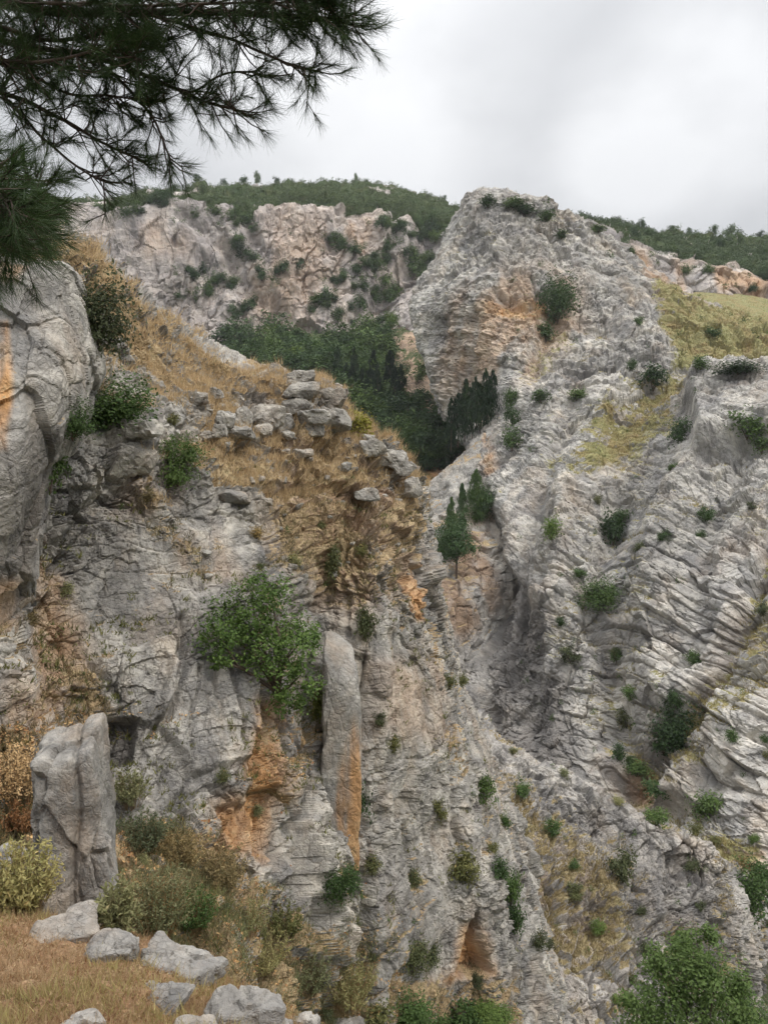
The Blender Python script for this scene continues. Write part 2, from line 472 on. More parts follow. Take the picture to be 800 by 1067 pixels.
# ================================================================ TERRAIN
# ---- the near crag that fills the left of the view
near_rows = [
 [(-70,1130,8),(0,1130,8),(50,1130,8.5),(110,1130,9),(170,1130,9.5),(230,1130,10.5),(290,1130,13),(340,1130,18),(400,1130,24),(460,1130,28),(562,1130,31),(600,1130,43)],
 [(-70,1010,9.5),(0,1010,9.5),(50,1010,10),(110,1010,10.5),(170,1010,11),(230,1010,12),(290,1010,15),(340,1010,20),(398,1010,26),(455,1010,29),(543,1010,32),(575,1000,44)],
 [(-70,905,11),(0,905,11),(50,905,11.5),(110,900,12),(170,895,13),(230,895,14.5),(290,900,17),(340,900,20.5),(395,900,27),(455,900,30),(519,900,33),(548,900,45)],
 [(-70,800,12.5),(0,800,12.5),(50,800,13.2),(110,800,14.5),(170,800,15.5),(230,800,16.8),(290,800,18.5),(340,800,21),(395,800,27.5),(445,800,30.5),(494,800,34),(518,800,46)],
 [(-70,700,13),(0,700,13),(50,700,14.5),(110,700,16),(170,700,17.2),(230,700,18.7),(290,700,20.5),(340,700,23.5),(390,700,28),(430,700,31),(470,705,35),(492,710,47)],
 [(-70,600,13.5),(0,600,14),(50,600,15.5),(110,600,17.5),(170,600,19),(230,600,20.5),(290,600,22.5),(340,600,25.5),(390,600,29),(425,600,32),(457,610,36),(477,620,48)],
 [(-70,510,14),(0,510,14.5),(50,510,16.5),(110,510,18.5),(170,510,20),(230,515,22.5),(290,512,25),(340,512,27.5),(385,512,30.5),(420,520,33),(447,525,36.5),(468,540,48)],
 [(-70,420,15),(0,420,15.5),(55,420,17.5),(110,425,19.5),(165,432,21.8),(220,440,25),(280,450,28),(330,446,31),(370,456,33.5),(405,472,35.5),(436,497,37.5),(456,520,48)],
 [(-70,320,17),(0,320,17.5),(55,325,19),(108,352,21.5),(160,378,24.5),(215,400,28.5),(270,422,31),(325,415,33.5),(355,422,35.5),(390,458,37.5),(426,484,39),(442,510,50)],
 [(-70,225,19),(0,230,20),(62,245,22.5),(104,268,26),(150,300,29),(198,342,32),(245,373,34),(300,390,35.5),(345,398,37),(385,448,39),(418,472,40.5),(432,500,52)],
 [(-70,265,30),(0,270,31),(62,290,33),(104,310,36),(150,345,39),(198,385,42),(245,415,44),(300,430,45.5),(345,440,47),(385,490,49),(416,515,50.5),(430,545,60)],
 [(-70,600,50),(0,600,50),(62,600,50),(104,600,52),(150,620,52),(198,640,54),(245,660,56),(300,680,56),(345,700,58),(385,720,60),(412,740,62),(428,745,66)],
]
for _r in near_rows[:6]:
    for _i in (8, 9, 10): _r[_i] = (_r[_i][0], _r[_i][1], _r[_i][2] - (3.5 if _i == 8 else 3))
    _r[7] = (_r[7][0], _r[7][1], _r[7][2] + .5)
for _k, _r in enumerate(near_rows):
    if 4 <= _k <= 9:
        _dx = (12, 18, 18, 14, 8, 4)[_k - 4]
        _r[10] = (_r[10][0] - _dx, _r[10][1], _r[10][2]); _r[11] = (_r[11][0] - _dx, _r[11][1], _r[11][2]); _r[9] = (_r[9][0] - _dx * .5, _r[9][1], _r[9][2])
near_rows = [[(x, y, d if d < 14 else 14 + (d - 14) * .55) for x, y, d in r] for r in near_rows]
Mj = frame(8, 12, 25)
near_cfg = dict(crack_soil=.75, stroke_k=.38, more_u={6:1.6,7:1.8,8:1.3,9:1.5,10:3}, slab_k=.45, U=1.0, back_rows=2, back_cols=1, wob=6, lat=.12, more_v={7: 2.0, 8: 1.6},
  ops=[('fbm', 6.0, .55), ('fbm', 1.6, .2, 0, 8),
       ('blocks', 2.3, Mj, (1, 1, 1.7), 3, .30, .36, .05, .11),
       ('blocks', .9, frame(-10, 20, -15), (1, 1.0, 1.5), 4, .12, .16, .06, .06), ('bricks', (.12, -.2, 1), (1, .5, 0), .62, .8, 401, .24, .16, .09, .10), ('bricks', (.3, -.1, 1), (1, .9, .1), .24, .34, 402, .11, .06, .12, .05), ('crag', 1.3, .16, .6), ('bricks', (.12, -.25, 1), (1, .3, 0), .5, .75, 403, .5, .2, .10, .16, [(185,400),(250,420),(300,440),(450,470),(455,620),(330,640),(262,600),(240,520),(190,470)]),
       ('blocks', .36, frame(14, -9, 40), (1.2, 1, .9), 5, .11, .08, .08, .06), ('blocks', .17, frame(4, -9, 10), (1, 1, 1.2), 6, .04, .03, .1, .03),
       ('fbm', .3, .04, 0, 3), ('fbm', .1, .016, 0, 4), ('flute', .5, .08, .2),
       ('strata', (.1, -.15, 1), .45, .09, 21, [(255,440),(450,470),(460,640),(250,640)])],
  smooth=[([(95,690),(70,640),(110,545),(165,505),(235,545),(268,600),(200,690)],14,.75),
          ([(165,690),(270,690),(262,800),(190,830),(160,760)],10,.7),
          ([(400,640),(455,650),(482,770),(505,880),(540,1040),(415,1040),(395,800)],18,.55),
          ([(108,430),(165,432),(170,480),(120,495)],8,.6)],
  strokes=[([(278,700),(275,760),(272,820),(282,890)],8,-1.0), ([(331,690),(334,760),(332,830),(336,900)],4,-1.0),
           ([(238,700),(244,745),(252,785)],2,-.4), ([(186,640),(188,700),(176,745),(160,765)],3.5,-.6),
           ([(92,695),(120,730),(118,765)],3,-.4), ([(205,700),(196,760),(200,850)],2,-.3), ([(222,700),(226,790),(224,860)],2,-.25),
           ([(50,600),(105,545),(150,495)],4,-.5), ([(380,690),(384,760),(372,840),(380,960),(392,1040)],9,-1.3),
           ([(430,790),(420,850),(432,920)],3,-.5), ([(465,760),(470,850),(500,930)],4,-.5), ([(300,520),(300,560),(305,600)],2,-.3),
           ([(367,540),(362,600),(366,660)],3,-.5), ([(410,560),(412,640)],2,-.4), ([(280,505),(275,560),(285,620)],4,-.5),
           ([(205,440),(190,480),(180,520)],5,-.7), ([(100,290),(108,360),(130,420)],7,-1.0),
           ([(300,870),(285,930),(300,1000)],6,-.5), ([(310,930),(345,1010)],5,.5)],
  slabs=[([(110,432),(163,432),(166,470),(150,490),(116,492)],4,.9), ([(70,450),(112,455),(105,520),(62,560)],5,.5),
         ([(172,690),(262,692),(268,760),(262,800),(200,815),(165,745)],3,.5), ([(195,620),(240,600),(262,640),(255,690),(190,690)],5,.35),
         ([(100,690),(178,660),(182,720),(160,755),(105,745)],4,.45), ([(318,522),(358,520),(360,566),(330,572)],4,.6),
         ([(112,750),(142,750),(140,792),(112,795)],3,-.9), ([(228,848),(266,842),(264,886),(234,890)],3,-.5),
         ([(488,975),(497,948),(509,1010),(474,1014)],7,-1.5), ([(290,800),(330,790),(328,900),(300,920)],4,.5),
         ([(280,930),(325,930),(340,1010),(300,990)],4,.5), ([(395,690),(410,690),(400,800)],4,.4), ([(0,560),(40,560),(45,620),(0,650)],5,.6)],
  grass=[([(55,240),(108,265),(152,296),(202,342),(250,372),(296,392),(300,412),(240,416),(180,402),(140,372),(112,330),(85,280)],10,.95),
         ([(195,462),(290,440),(345,448),(372,430),(402,468),(430,502),(385,515),(300,522),(240,507),(195,495)],9,.95),
         ([(120,862),(165,850),(232,880),(285,925),(330,1000),(380,1080),(190,1090),(100,960)],14,.9),
         ([(-60,750),(25,762),(34,850),(60,905),(40,960),(-60,960)],12,.95), ([(225,410),(262,425),(262,470),(205,470)],8,.9),
         ([(270,520),(440,520),(440,600),(360,640),(275,590)],18,.60), ([(150,500),(215,540),(260,600),(200,600),(150,560)],14,.55),
         ([(60,690),(100,700),(120,770),(60,760)],8,.6), ([(330,890),(390,900),(400,1060),(340,1060)],10,.65), ([(410,1020),(560,1020),(570,1100),(410,1100)],10,.8)],
  orange=[([(262,738),(294,735),(290,830),(284,900),(260,880)],12,.9), ([(225,845),(268,840),(268,888),(230,894)],14,.8),
          ([(432,585),(446,585),(446,650),(430,645)],4,.8), ([(482,962),(498,945),(516,1012),(440,1022),(468,1004)],12,.85),
          ([(280,440),(420,500),(440,600),(370,640),(290,560)],30,.45), ([(0,560),(60,600),(90,700),(40,760),(0,760)],20,.5), ([(130,480),(200,520),(240,600),(160,600)],20,.35),
          ([(392,690),(470,690),(480,780),(400,760)],20,.25)],
  dark=[([(110,748),(144,748),(142,795),(110,797)],5,.9), ([(-20,540),(50,520),(48,600),(0,625),(-20,620)],12,.6), ([(400,880),(470,860),(480,960),(410,1000)],20,.35)],  # first patch paints the shade inside the carved hole
  gthr=-.12)
build_layer('cliff', near_rows, near_cfg, MR_near, 'fractured grey limestone crag with dry grass terraces filling the left side', 'cliff')

# ---- the smooth dark slab in front of it at the left edge
but_rows = [
 [(-130,780,11.6),(-100,780,12),(-60,780,12.8),(-30,780,13.4),(-5,780,14.2),(0,780,15.2)],
 [(-120,650,11.4),(-80,650,11.6),(-35,650,12.2),(-5,645,12.8),(22,640,13.8),(26,640,15)],
 [(-110,540,11.5),(-60,540,11.5),(-10,535,11.9),(22,530,12.5),(46,525,14.0),(50,520,16.5)],
 [(-110,450,12),(-60,450,12),(0,450,12),(45,450,12.6),(80,447,14.2),(88,445,17)],
 [(-110,380,12.5),(-60,380,12.5),(5,380,12.5),(58,382,13),(99,385,14.8),(106,385,17.5)],
 [(-110,320,13),(-60,320,13),(5,320,13),(50,322,13.6),(87,326,15),(94,330,18)],
 [(-110,262,13.5),(-60,262,13.5),(0,265,13.6),(42,272,14.2),(76,283,15.5),(84,290,18.5)],
 [(-110,280,18),(-60,280,18),(0,285,18),(42,292,18.5),(76,303,19),(84,310,24)],
]
but_cfg = dict(more_u={3:2, 4:4}, U=1.2, back_rows=1, back_cols=1, wob=3, lat=.08,
  ops=[('fbm', 5, .2), ('fbm', 1.2, .09, 0, 8), ('blocks', 1.8, frame(20, 10, 30), (1, 1, 1.5), 13, .16, .24, .05, .08), ('bricks', (.5, -.2, .8), (1, .5, 0), .7, 1.1, 461, .12, .12, .09, .05),
       ('blocks', .7, frame(5, 40, 10), (1, 1, 1.6), 14, .05, .10, .1, .03), ('fbm', .25, .025, 0, 3), ('fbm', .1, .015, 0, 4), ('flute', .5, .08)],
  orange=[([(-60,325),(8,330),(14,400),(8,470),(-60,480)],5,1.0), ([(-60,262),(30,262),(20,290),(-60,300)],8,.5), ([(-60,590),(20,610),(10,760),(-60,760)],10,.55)],
  dark=[([(0,470),(60,440),(58,540),(30,600),(0,610)],14,.8), ([(40,340),(80,350),(70,440),(20,470)],18,.25)],
  grass=[([(-60,640),(25,640),(15,770),(-60,770)],12,.5)])
build_layer('cliff_slab', but_rows, but_cfg, MR_near, 'smooth blue-grey rock slab with an orange stain at the left edge', 'cliff')

# ---- ledge in the foreground
def wp(x, y, z):
    a = proj(np.array([x, y, z], float)); return (float(a[0]), float(a[1]), float(a[2]))
ledge_pts = [
 [(-6,.5,-1.6),(-4,.5,-1.65),(-2,.5,-1.65),(0,.5,-1.7),(1.5,.5,-1.9),(3,.5,-2.6),(4,.5,-4)],
 [(-6.5,2.5,-2.1),(-4.2,2.5,-2.2),(-2.2,2.5,-2.3),(-.6,2.5,-2.5),(.8,2.5,-2.9),(2,2.6,-3.6),(3,2.8,-5.2)],
]
ledge_rows_w = [[tuple(p) for p in r] for r in ledge_pts]
edge = [(-140,1075,4.6),(-60,1078,4.6),(20,1085,4.6),(110,1090,4.6),(200,1095,4.7),(290,1105,4.9),(350,1120,5.4)]
edge2 = [(-140,1010,5.6),(-60,1012,5.7),(20,1015,5.7),(110,1020,5.8),(195,1040,5.9),(275,1060,6.1),(330,1090,6.6)]
edge3 = [(-140,950,7.0),(-60,952,7.0),(15,957,7.0),(85,967,7.1),(165,988,7.2),(248,1026,7.3),(315,1072,7.5)]
edge4 = [(-140,985,8.0),(-60,985,8.0),(15,992,8.1),(80,1003,8.2),(158,1028,8.3),(236,1068,8.4),(300,1115,8.5)]
edge5 = [(-140,1250,8.4),(-60,1250,8.5),(15,1250,8.6),(80,1250,8.7),(155,1260,8.8),(230,1280,8.9),(295,1300,9)]
ledge_cfg = dict(U=.35, back_rows=1, wob=2, lat=.02, dens=1.1,
  ops=[('fbm', 1.6, .16), ('fbm', .4, .06, 0, 8), ('fbm', .12, .03, 0, 3), ('blocks', .35, frame(0, 0, 20), (1, 1, .6), 7, .03, .03, .1, .0)],
  grass=[([(-200,900),(100,930),(400,1060),(500,1400),(-300,1400)],10,1.0)], gthr=-1.2, grass_slope=(.2, .5, 1.0))
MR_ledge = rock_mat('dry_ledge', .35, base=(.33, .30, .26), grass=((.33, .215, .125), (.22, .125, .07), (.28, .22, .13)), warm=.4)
_rows = [[wp(*p) for p in r] for r in ledge_rows_w] + [edge, edge2, edge3, edge4, edge5]
build_layer('ground', _rows, ledge_cfg, MR_ledge, 'dry sloping ledge of straw and reddish soil in the bottom left corner', 'ground')

# ---- low rock ridge running down to the right, middle distance
low_rows = [
 [(470,1140,48),(520,1140,44),(570,1140,42),(620,1140,42),(670,1140,43),(720,1140,46),(765,1140,50),(800,1140,62)],
 [(470,1060,50),(520,1060,47),(565,1060,45),(615,1060,45.5),(665,1060,47),(718,1060,50),(766,1065,54),(800,1060,66)],
 [(470,985,52),(515,985,50),(555,985,49),(605,985,50),(655,990,51.5),(712,990,53.5),(772,1000,56.5),(800,995,68)],
 [(470,905,56),(510,905,54.5),(550,905,54),(598,910,55),(648,915,56),(708,925,57),(775,952,58.5),(798,955,70)],
 [(470,825,60),(505,825,59),(545,840,59),(592,858,59.5),(643,878,59.5),(705,900,59.5),(769,924,60),(792,935,71)],
 [(468,742,66),(498,755,65.5),(540,778,65),(588,806,64),(640,836,63),(700,860,62),(752,893,61.5),(775,912,72)],
 [(470,775,75),(500,790,75),(542,812,74),(590,842,73),(642,872,72),(702,897,71),(750,928,70),(772,945,78)],
 [(480,1000,88),(510,1000,88),(550,1000,86),(595,1020,85),(645,1040,84),(704,1060,82),(750,1080,80),(770,1090,84)],
]
low_cfg = dict(crack_soil=.3, stroke_k=.7, U=2.2, back_rows=2, back_cols=1, wob=3, lat=.35,
  ops=[('fbm', 14, 1.3), ('fbm', 4, .5, 0, 8), ('blocks', 4.5, frame(20, 35, 10), (1, 1, 2.2), 23, .9, .9, .07, .5),
       ('blocks', 1.9, frame(25, 40, 20), (.8, 1, 1.6), 24, .4, .4, .08, .2), ('crag', 3, .45, .7), ('bricks', (.8, -.35, .5), (.2, .3, 1), 1.3, 2.6, 421, .7, .4, .10, .3), ('bricks', (.75, -.3, .6), (.2, .5, 1), .5, .9, 422, .26, .15, .12, .12), ('blocks', .8, frame(10, 20, 40), (1, 1, 1.2), 25, .36, .2, .09, .16),
       ('blocks', .4, frame(10, 20, 40), (1, 1, 1.2), 26, .16, .1, .1, .08), ('fbm', .5, .07, 0, 3), ('strata', (.55, -.3, .75), 1.2, .22, 33)],
  strokes=[([(540,860),(570,930),(600,1010)],8,-1.2), ([(660,890),(670,980),(690,1040)],7,-1.2), ([(600,860),(640,940),(650,1020)],6,.9), ([(712,890),(720,960),(735,1040)],10,1.2)],
  grass=[([(500,800),(560,815),(620,880),(670,950),(660,1080),(560,1080),(510,900)],34,.72)],
  orange=[([(540,860),(600,900),(640,980),(560,1000)],25,.3)],
  dark=[([(700,880),(775,940),(770,1060),(690,1030)],18,.45), ([(560,830),(690,880),(690,960),(620,920)],18,.35)], gthr=.05)
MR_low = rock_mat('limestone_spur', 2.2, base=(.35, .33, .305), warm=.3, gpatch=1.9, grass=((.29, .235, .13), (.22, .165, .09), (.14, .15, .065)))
build_layer('ridge', low_rows, low_cfg, MR_low, 'low broken limestone spur descending to the right through the gorge', 'ridge')

# ---- great wall of the gorge, right
wall_rows = [
 [(490,1010,100),(440,1010,88),(490,1010,84),(540,1010,80),(590,1010,77),(640,1010,75),(690,1010,72),(740,1010,69),(800,1010,66),(870,1010,64)],
 [(488,905,108),(445,905,94),(495,905,90),(545,905,87),(592,905,84),(640,905,82),(690,905,79),(740,905,76),(800,905,72),(870,905,70)],
 [(486,800,120),(452,800,101),(500,800,97),(548,800,94),(595,800,92),(642,800,90),(692,800,87),(742,800,83),(800,800,78),(870,800,76)],
 [(490,700,130),(478,700,112),(505,700,106),(550,700,102),(597,700,98),(645,700,97),(695,700,93),(745,700,89),(800,700,84),(870,700,82)],
 [(510,600,140),(522,600,124),(520,600,115),(556,600,110),(600,600,106),(648,600,105),(698,600,101),(748,600,96),(800,600,92),(870,600,90)],
 [(528,510,152),(508,510,134),(528,510,127),(562,510,123),(604,510,119),(652,510,118),(702,510,112),(752,510,108),(802,510,103),(870,510,100)],
 [(478,430,180),(462,432,166),(512,430,154),(560,430,138),(608,430,134),(656,430,133),(705,430,127),(752,430,122),(802,430,118),(870,430,116)],
 [(454,372,190),(441,372,172),(486,370,164),(545,370,151),(605,370,149),(657,370,148),(707,375,144),(753,383,138),(802,390,136),(870,400,136)],
 [(440,310,204),(424,312,182),(462,300,171),(522,295,164),(578,295,163),(630,303,163),(680,315,164),(720,328,162),(765,345,160),(840,360,160)],
 [(474,268,212),(456,264,192),(483,250,182),(520,247,176),(566,247,174),(612,258,174),(655,280,176),(695,302,178),(735,322,180),(815,345,182)],
 [(500,216,214),(486,220,200),(494,202,190),(531,196,185),(566,203,183),(598,222,183),(640,252,186),(682,285,190),(722,310,195),(800,335,200)],
 [(512,300,222),(496,302,214),(506,285,200),(536,283,195),(569,290,193),(601,302,193),(641,326,198),(684,340,204),(722,350,208),(800,368,214)],
 [(520,520,260),(505,520,250),(515,520,250),(545,520,245),(575,520,240),(608,520,240),(645,520,240),(688,520,240),(724,520,236),(800,520,236)],
]
Mw = frame(5, 8, 30)
wall_cfg = dict(crack_soil=.25, stroke_k=.5, U=5.0, back_rows=2, back_left=1, wob=9, lat=.5, dens=1.05,
  ops=[('fbm', 34, 2.0), ('fbm', 9, .8, 0, 8),
       ('blocks', 10, Mw, (1, 1, 1.8), 43, .8, 1.0, .06, .35),
       ('blocks', 4.2, frame(4, 8, 20), (1, 1, 1.3), 44, .6, .8, .07, .35), ('crag', 6, .45, .5), ('bricks', (.12, -.10, 1), (1, .2, .1), 2.3, 3.4, 411, 1.5, .8, .08, .5, [(545,380),(640,300),(830,300),(830,830),(600,830),(540,600)], .10), ('bricks', (.06, -.05, 1), (1, .4, 0), 4.5, 2.4, 413, .8, .6, .08, .35, [(400,190),(620,190),(620,400),(540,470),(400,470)], .15), ('bricks', (.12, -.10, 1), (1, .3, 0), .95, 1.7, 412, .45, .3, .10, .2, None, .12),
       ('blocks', 1.8, frame(6, 8, 60), (1.3, 1.3, .7), 45, .4, .35, .08, .2), ('blocks', .8, frame(6, 8, 10), (1.3, 1.3, .8), 46, .24, .18, .1, .12),
       ('fbm', 1.0, .16, 0, 3), ('flute', 3, .7, .2),
       ('strata', (.12, -.10, 1), 1.7, .38, 51, [(560,400),(830,380),(830,800),(640,800),(540,600)]),
       ('strata', (.1, -.2, 1), 5.5, .3, 52, [(400,200),(620,200),(620,460),(420,460)])],
  strokes=[([(580,300),(572,345),(560,400),(540,440)],9,-3.5), ([(650,520),(640,560),(618,625),(640,700),(652,770),(690,815)],11,-4.5),
           ([(805,560),(775,640),(745,720),(700,770),(660,820)],13,-5.0), ([(715,395),(650,445),(600,490)],18,-3.5), ([(590,430),(562,520),(535,600),(522,700)],9,-3.5),
           ([(715,480),(690,560),(682,650),(690,720)],24,4.5), ([(628,440),(592,520),(575,620)],16,3.5), ([(520,308),(545,318),(578,306)],5,-3.5),
           ([(780,480),(740,560),(725,640)],9,-2.5), ([(500,330),(490,400)],5,-2.0), ([(535,250),(530,340),(520,400)],6,-1.8), ([(655,330),(690,380)],10,2.5), ([(560,240),(620,300),(680,350)],10,2.0)],
  slabs=[([(718,400),(755,384),(800,398),(870,420),(870,480),(790,475),(722,478)],10,5.0), ([(470,620),(520,590),(560,650),(570,760),(500,770)],14,-3.0),
         ([(500,215),(560,215),(580,300),(500,300)],14,1.5), ([(700,800),(740,790),(735,850),(690,850)],8,2.5)],
  grass=[([(716,388),(640,408),(615,440),(585,492),(600,508),(645,482),(700,440)],26,.85,-.2), ([(800,555),(765,635),(742,700),(690,765),(720,785),(775,770),(815,720)],10,.75),
         ([(680,300),(760,318),(840,345),(840,398),(740,385),(705,378)],14,1.0,-.75), ([(735,900),(800,890),(800,1067),(770,1060)],12,.8), ([(560,320),(600,340),(590,400),(545,410)],14,.45),
         ([(760,800),(720,830),(700,800),(740,760)],10,.6), ([(640,720),(670,760),(700,830),(660,800)],8,.6), ([(560,480),(590,470),(580,540),(550,560)],10,.4)],
  orange=[([(515,285),(600,290),(606,345),(560,400),(455,395),(475,320)],26,.42), ([(505,312),(575,304),(572,330),(512,330)],6,.8), ([(650,258),(700,290),(740,318),(690,305)],12,.6),
          ([(765,915),(800,905),(800,1067),(775,1067)],10,.75), ([(660,800),(690,810),(680,850),(655,840)],8,.5), ([(505,440),(520,440),(512,500),(500,500)],6,.6), ([(755,560),(800,560),(760,760),(720,760)],20,.10)],
  dark=[([(470,600),(545,585),(590,680),(610,800),(560,830),(470,790)],24,1.0), ([(500,225),(575,225),(575,290),(500,290)],14,.4), ([(640,640),(690,660),(680,760),(620,760)],20,.45), ([(440,330),(500,300),(490,400)],20,.25)],  # first patch is shade of the overhanging lower left, painted into the rock colour
  gthr=.12, grass_slope=(.7, .9, .55))
build_layer('mountain', wall_rows, wall_cfg, MR_wall, 'huge pale limestone wall with a blunt summit on the right of the gorge', 'mountain')

# ---- ridge behind it on the right, with scrub on top
rb_rows = [
 [(590,420,190),(640,420,186),(690,420,180),(740,420,172),(790,420,166),(870,420,160)],
 [(590,360,215),(640,360,212),(690,360,206),(740,360,200),(790,362,196),(870,366,192)],
 [(590,305,246),(640,308,242),(690,314,238),(740,318,234),(790,322,230),(870,328,228)],
 [(590,270,254),(640,268,250),(690,282,246),(740,285,243),(790,296,240),(870,305,238)],
 [(590,232,258),(640,247,255),(690,262,252),(740,272,250),(790,284,248),(870,294,248)],
 [(590,229,285),(640,241,282),(690,253,280),(740,263,278),(790,272,275),(870,282,275)],
 [(590,226,330),(640,234,328),(690,243,326),(740,248,324),(790,252,322),(870,258,322)],
 [(590,245,400),(640,250,400),(690,258,400),(740,262,400),(790,266,400),(870,272,400)],
]
rb_cfg = dict(U=8.0, back_rows=1, wob=4, lat=1.2, more_v={4: 3, 5: 3},
  ops=[('fbm', 30, 2.5), ('fbm', 10, 1.2, 0, 8), ('blocks', 10, frame(5, 8, 30), (1, 1, 2), 63, 2.0, 2.0, .07, 1.2), ('blocks', 4, frame(5, 8, 60), (1, 1, 1.5), 64, .9, .9, .12, .6), ('fbm', 1.6, .35, 0, 3)],
  grass=[([(585,225),(640,230),(870,250),(870,292),(790,281),(690,259),(640,246),(590,232)],4,1.0)],
  orange=[([(660,262),(800,285),(800,325),(740,318),(650,300)],12,.55)], grass_slope=(.85, .97, .5))
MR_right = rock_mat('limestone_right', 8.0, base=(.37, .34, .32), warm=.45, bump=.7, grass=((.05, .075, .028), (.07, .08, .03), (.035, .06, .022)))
rb = build_layer('hill', rb_rows, rb_cfg, MR_right, 'distant ridge with an orange-grey cliff band and dark scrub on top', 'hill')
# its straw meadow is a yellow-green slope of its own
md_rows = [[(x, y + dy, d) for x, y, d in r] for r, dy in (
 ([(660,430,172),(710,430,165),(760,430,158),(810,430,152),(880,430,148)], 0),
 ([(660,370,186),(710,372,180),(760,376,174),(810,380,168),(880,384,164)], 0),
 ([(672,318,226),(716,318,222),(760,322,218),(810,330,214),(880,336,212)], 0),
 ([(672,308,242),(716,304,240),(760,306,237),(810,312,234),(880,318,232)], 0))]
md_cfg = dict(U=4.0, wob=3, lat=.3, ops=[('fbm', 20, 1.2), ('fbm', 3, .4, 0, 8), ('fbm', 1, .15, 0, 3)], grass=[([(640,290),(900,290),(900,450),(640,450)],5,1.0)], gthr=-.75)
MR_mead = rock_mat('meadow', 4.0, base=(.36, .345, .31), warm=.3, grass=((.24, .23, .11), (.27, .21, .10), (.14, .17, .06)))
build_layer('meadow', md_rows, md_cfg, MR_mead, 'yellow-green grassy slope below the right-hand cliff band', 'meadow')

# ---- rib of rock and the soil bowl with the cypresses
rib_rows = [
 [(400,880,84),(440,880,92),(470,880,104),(500,880,112),(530,880,116),(570,880,120)],
 [(400,650,106),(440,650,108),(470,650,112),(500,650,116),(530,650,120),(570,650,126)],
 [(400,585,122),(440,585,122),(470,585,122),(503,580,123),(530,575,126),(570,560,132)],
 [(400,555,136),(440,540,136),(470,525,136),(500,505,137),(526,490,139),(570,470,142)],
 [(400,530,144),(440,515,144),(468,490,145),(496,460,147),(522,432,150),(560,400,155)],
 [(400,560,152),(440,540,152),(468,515,153),(496,485,155),(522,458,158),(560,425,164)],
 [(400,700,165),(440,700,165),(468,700,165),(496,690,168),(522,680,172),(560,660,178)],
]
rib_cfg = dict(U=4.0, back_rows=2, wob=3, lat=.5, dens=1.2,
  ops=[('fbm', 16, 1.6), ('fbm', 5, .8, 0, 8), ('blocks', 5, frame(10, 30, 10), (1, 1, 1.8), 73, 1.2, 1.2, .08, .7), ('blocks', 2, frame(10, 30, 50), (1, 1, 1.3), 74, .5, .5, .12, .35), ('fbm', .9, .16, 0, 3)],
  grass=[([(400,570),(450,560),(512,545),(512,640),(470,690),(400,700)],8,.0)],
  orange=[([(440,560),(470,535),(515,525),(515,640),(480,670),(440,650)],10,.9)])
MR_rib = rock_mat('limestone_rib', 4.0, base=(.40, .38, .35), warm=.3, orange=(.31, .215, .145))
build_layer('spur', rib_rows, rib_cfg, MR_rib, 'pale rock rib above a reddish soil bowl with cypresses', 'ridge')

# ---- valley slope under the wood
val_rows = [
 [(180,640,150),(260,640,150),(340,640,152),(410,640,155),(470,640,158),(530,640,162),(600,640,170)],
 [(180,540,160),(260,540,160),(340,540,162),(410,535,164),(470,520,168),(530,500,172),(600,500,178)],
 [(180,470,185),(260,470,185),(340,468,186),(410,462,188),(470,455,190),(530,445,194),(600,440,200)],
 [(180,420,215),(260,420,215),(340,418,216),(410,410,218),(470,400,220),(530,390,224),(600,390,230)],
 [(180,385,248),(260,385,248),(340,380,250),(410,376,252),(470,366,255),(530,360,258),(600,360,262)],
 [(180,358,285),(260,356,285),(340,350,288),(410,346,290),(470,340,292),(530,335,294),(600,335,296)],
 [(180,350,310),(260,348,310),(340,342,316),(410,336,322),(470,330,325),(530,325,328),(600,325,330)],
]
val_cfg = dict(U=6.0, wob=4, lat=.8, ops=[('fbm', 30, 4), ('fbm', 9, 1.8, 0, 8), ('blocks', 8, frame(10, 10, 30), (1, 1, 2), 83, 2.2, 1.6, .1, .8), ('fbm', 2, .5, 0, 3)],
  grass=[([(150,300),(380,300),(400,360),(410,420),(450,450),(450,490),(420,640),(150,640)],18,.8)], gthr=-.3,
  orange=[([(425,480),(470,470),(465,515),(430,520)],8,.8)])
build_layer('valley', val_rows, val_cfg, MR_soil, 'wooded valley floor of brown soil and rocks under the far cliffs', 'valley')

# ---- far cliffs and the green hill above them
far_rows = [
 [(-80,520,270),(0,520,270),(60,500,272),(130,480,274),(200,460,276),(270,440,278),(330,430,280),(390,420,282),(450,410,284),(510,400,288),(580,400,292)],
 [(-80,410,286),(0,410,286),(60,405,287),(130,395,288),(200,380,290),(270,365,292),(330,355,296),(390,345,300),(450,335,304),(510,330,308),(580,330,310)],
 [(-80,345,294),(0,345,294),(60,342,295),(130,338,296),(200,330,298),(270,318,301),(330,305,308),(390,298,312),(450,296,314),(510,292,318),(580,285,322)],
 [(-80,285,300),(0,285,300),(60,282,301),(130,278,302),(200,275,304),(270,268,308),(330,262,314),(390,258,320),(450,258,326),(510,258,330),(580,258,332)],
 [(-80,232,306),(0,230,306),(60,226,307),(110,217,308),(180,214,311),(262,224,316),(320,217,320),(385,222,326),(440,232,332),(505,238,336),(580,240,338)],
 [(-80,226,325),(0,222,325),(60,219,326),(110,213,327),(180,208,330),(262,210,338),(320,206,344),(385,209,350),(440,216,354),(505,226,358),(580,235,360)],
 [(-80,222,360),(0,218,360),(60,215,362),(110,211,364),(180,202,372),(262,196,385),(320,193,395),(385,196,400),(440,206,402),(505,222,404),(580,240,404)],
 [(-80,255,440),(0,250,440),(60,245,440),(110,240,445),(180,232,455),(262,226,470),(320,223,480),(385,226,484),(440,236,486),(505,252,486),(580,270,486)],
]
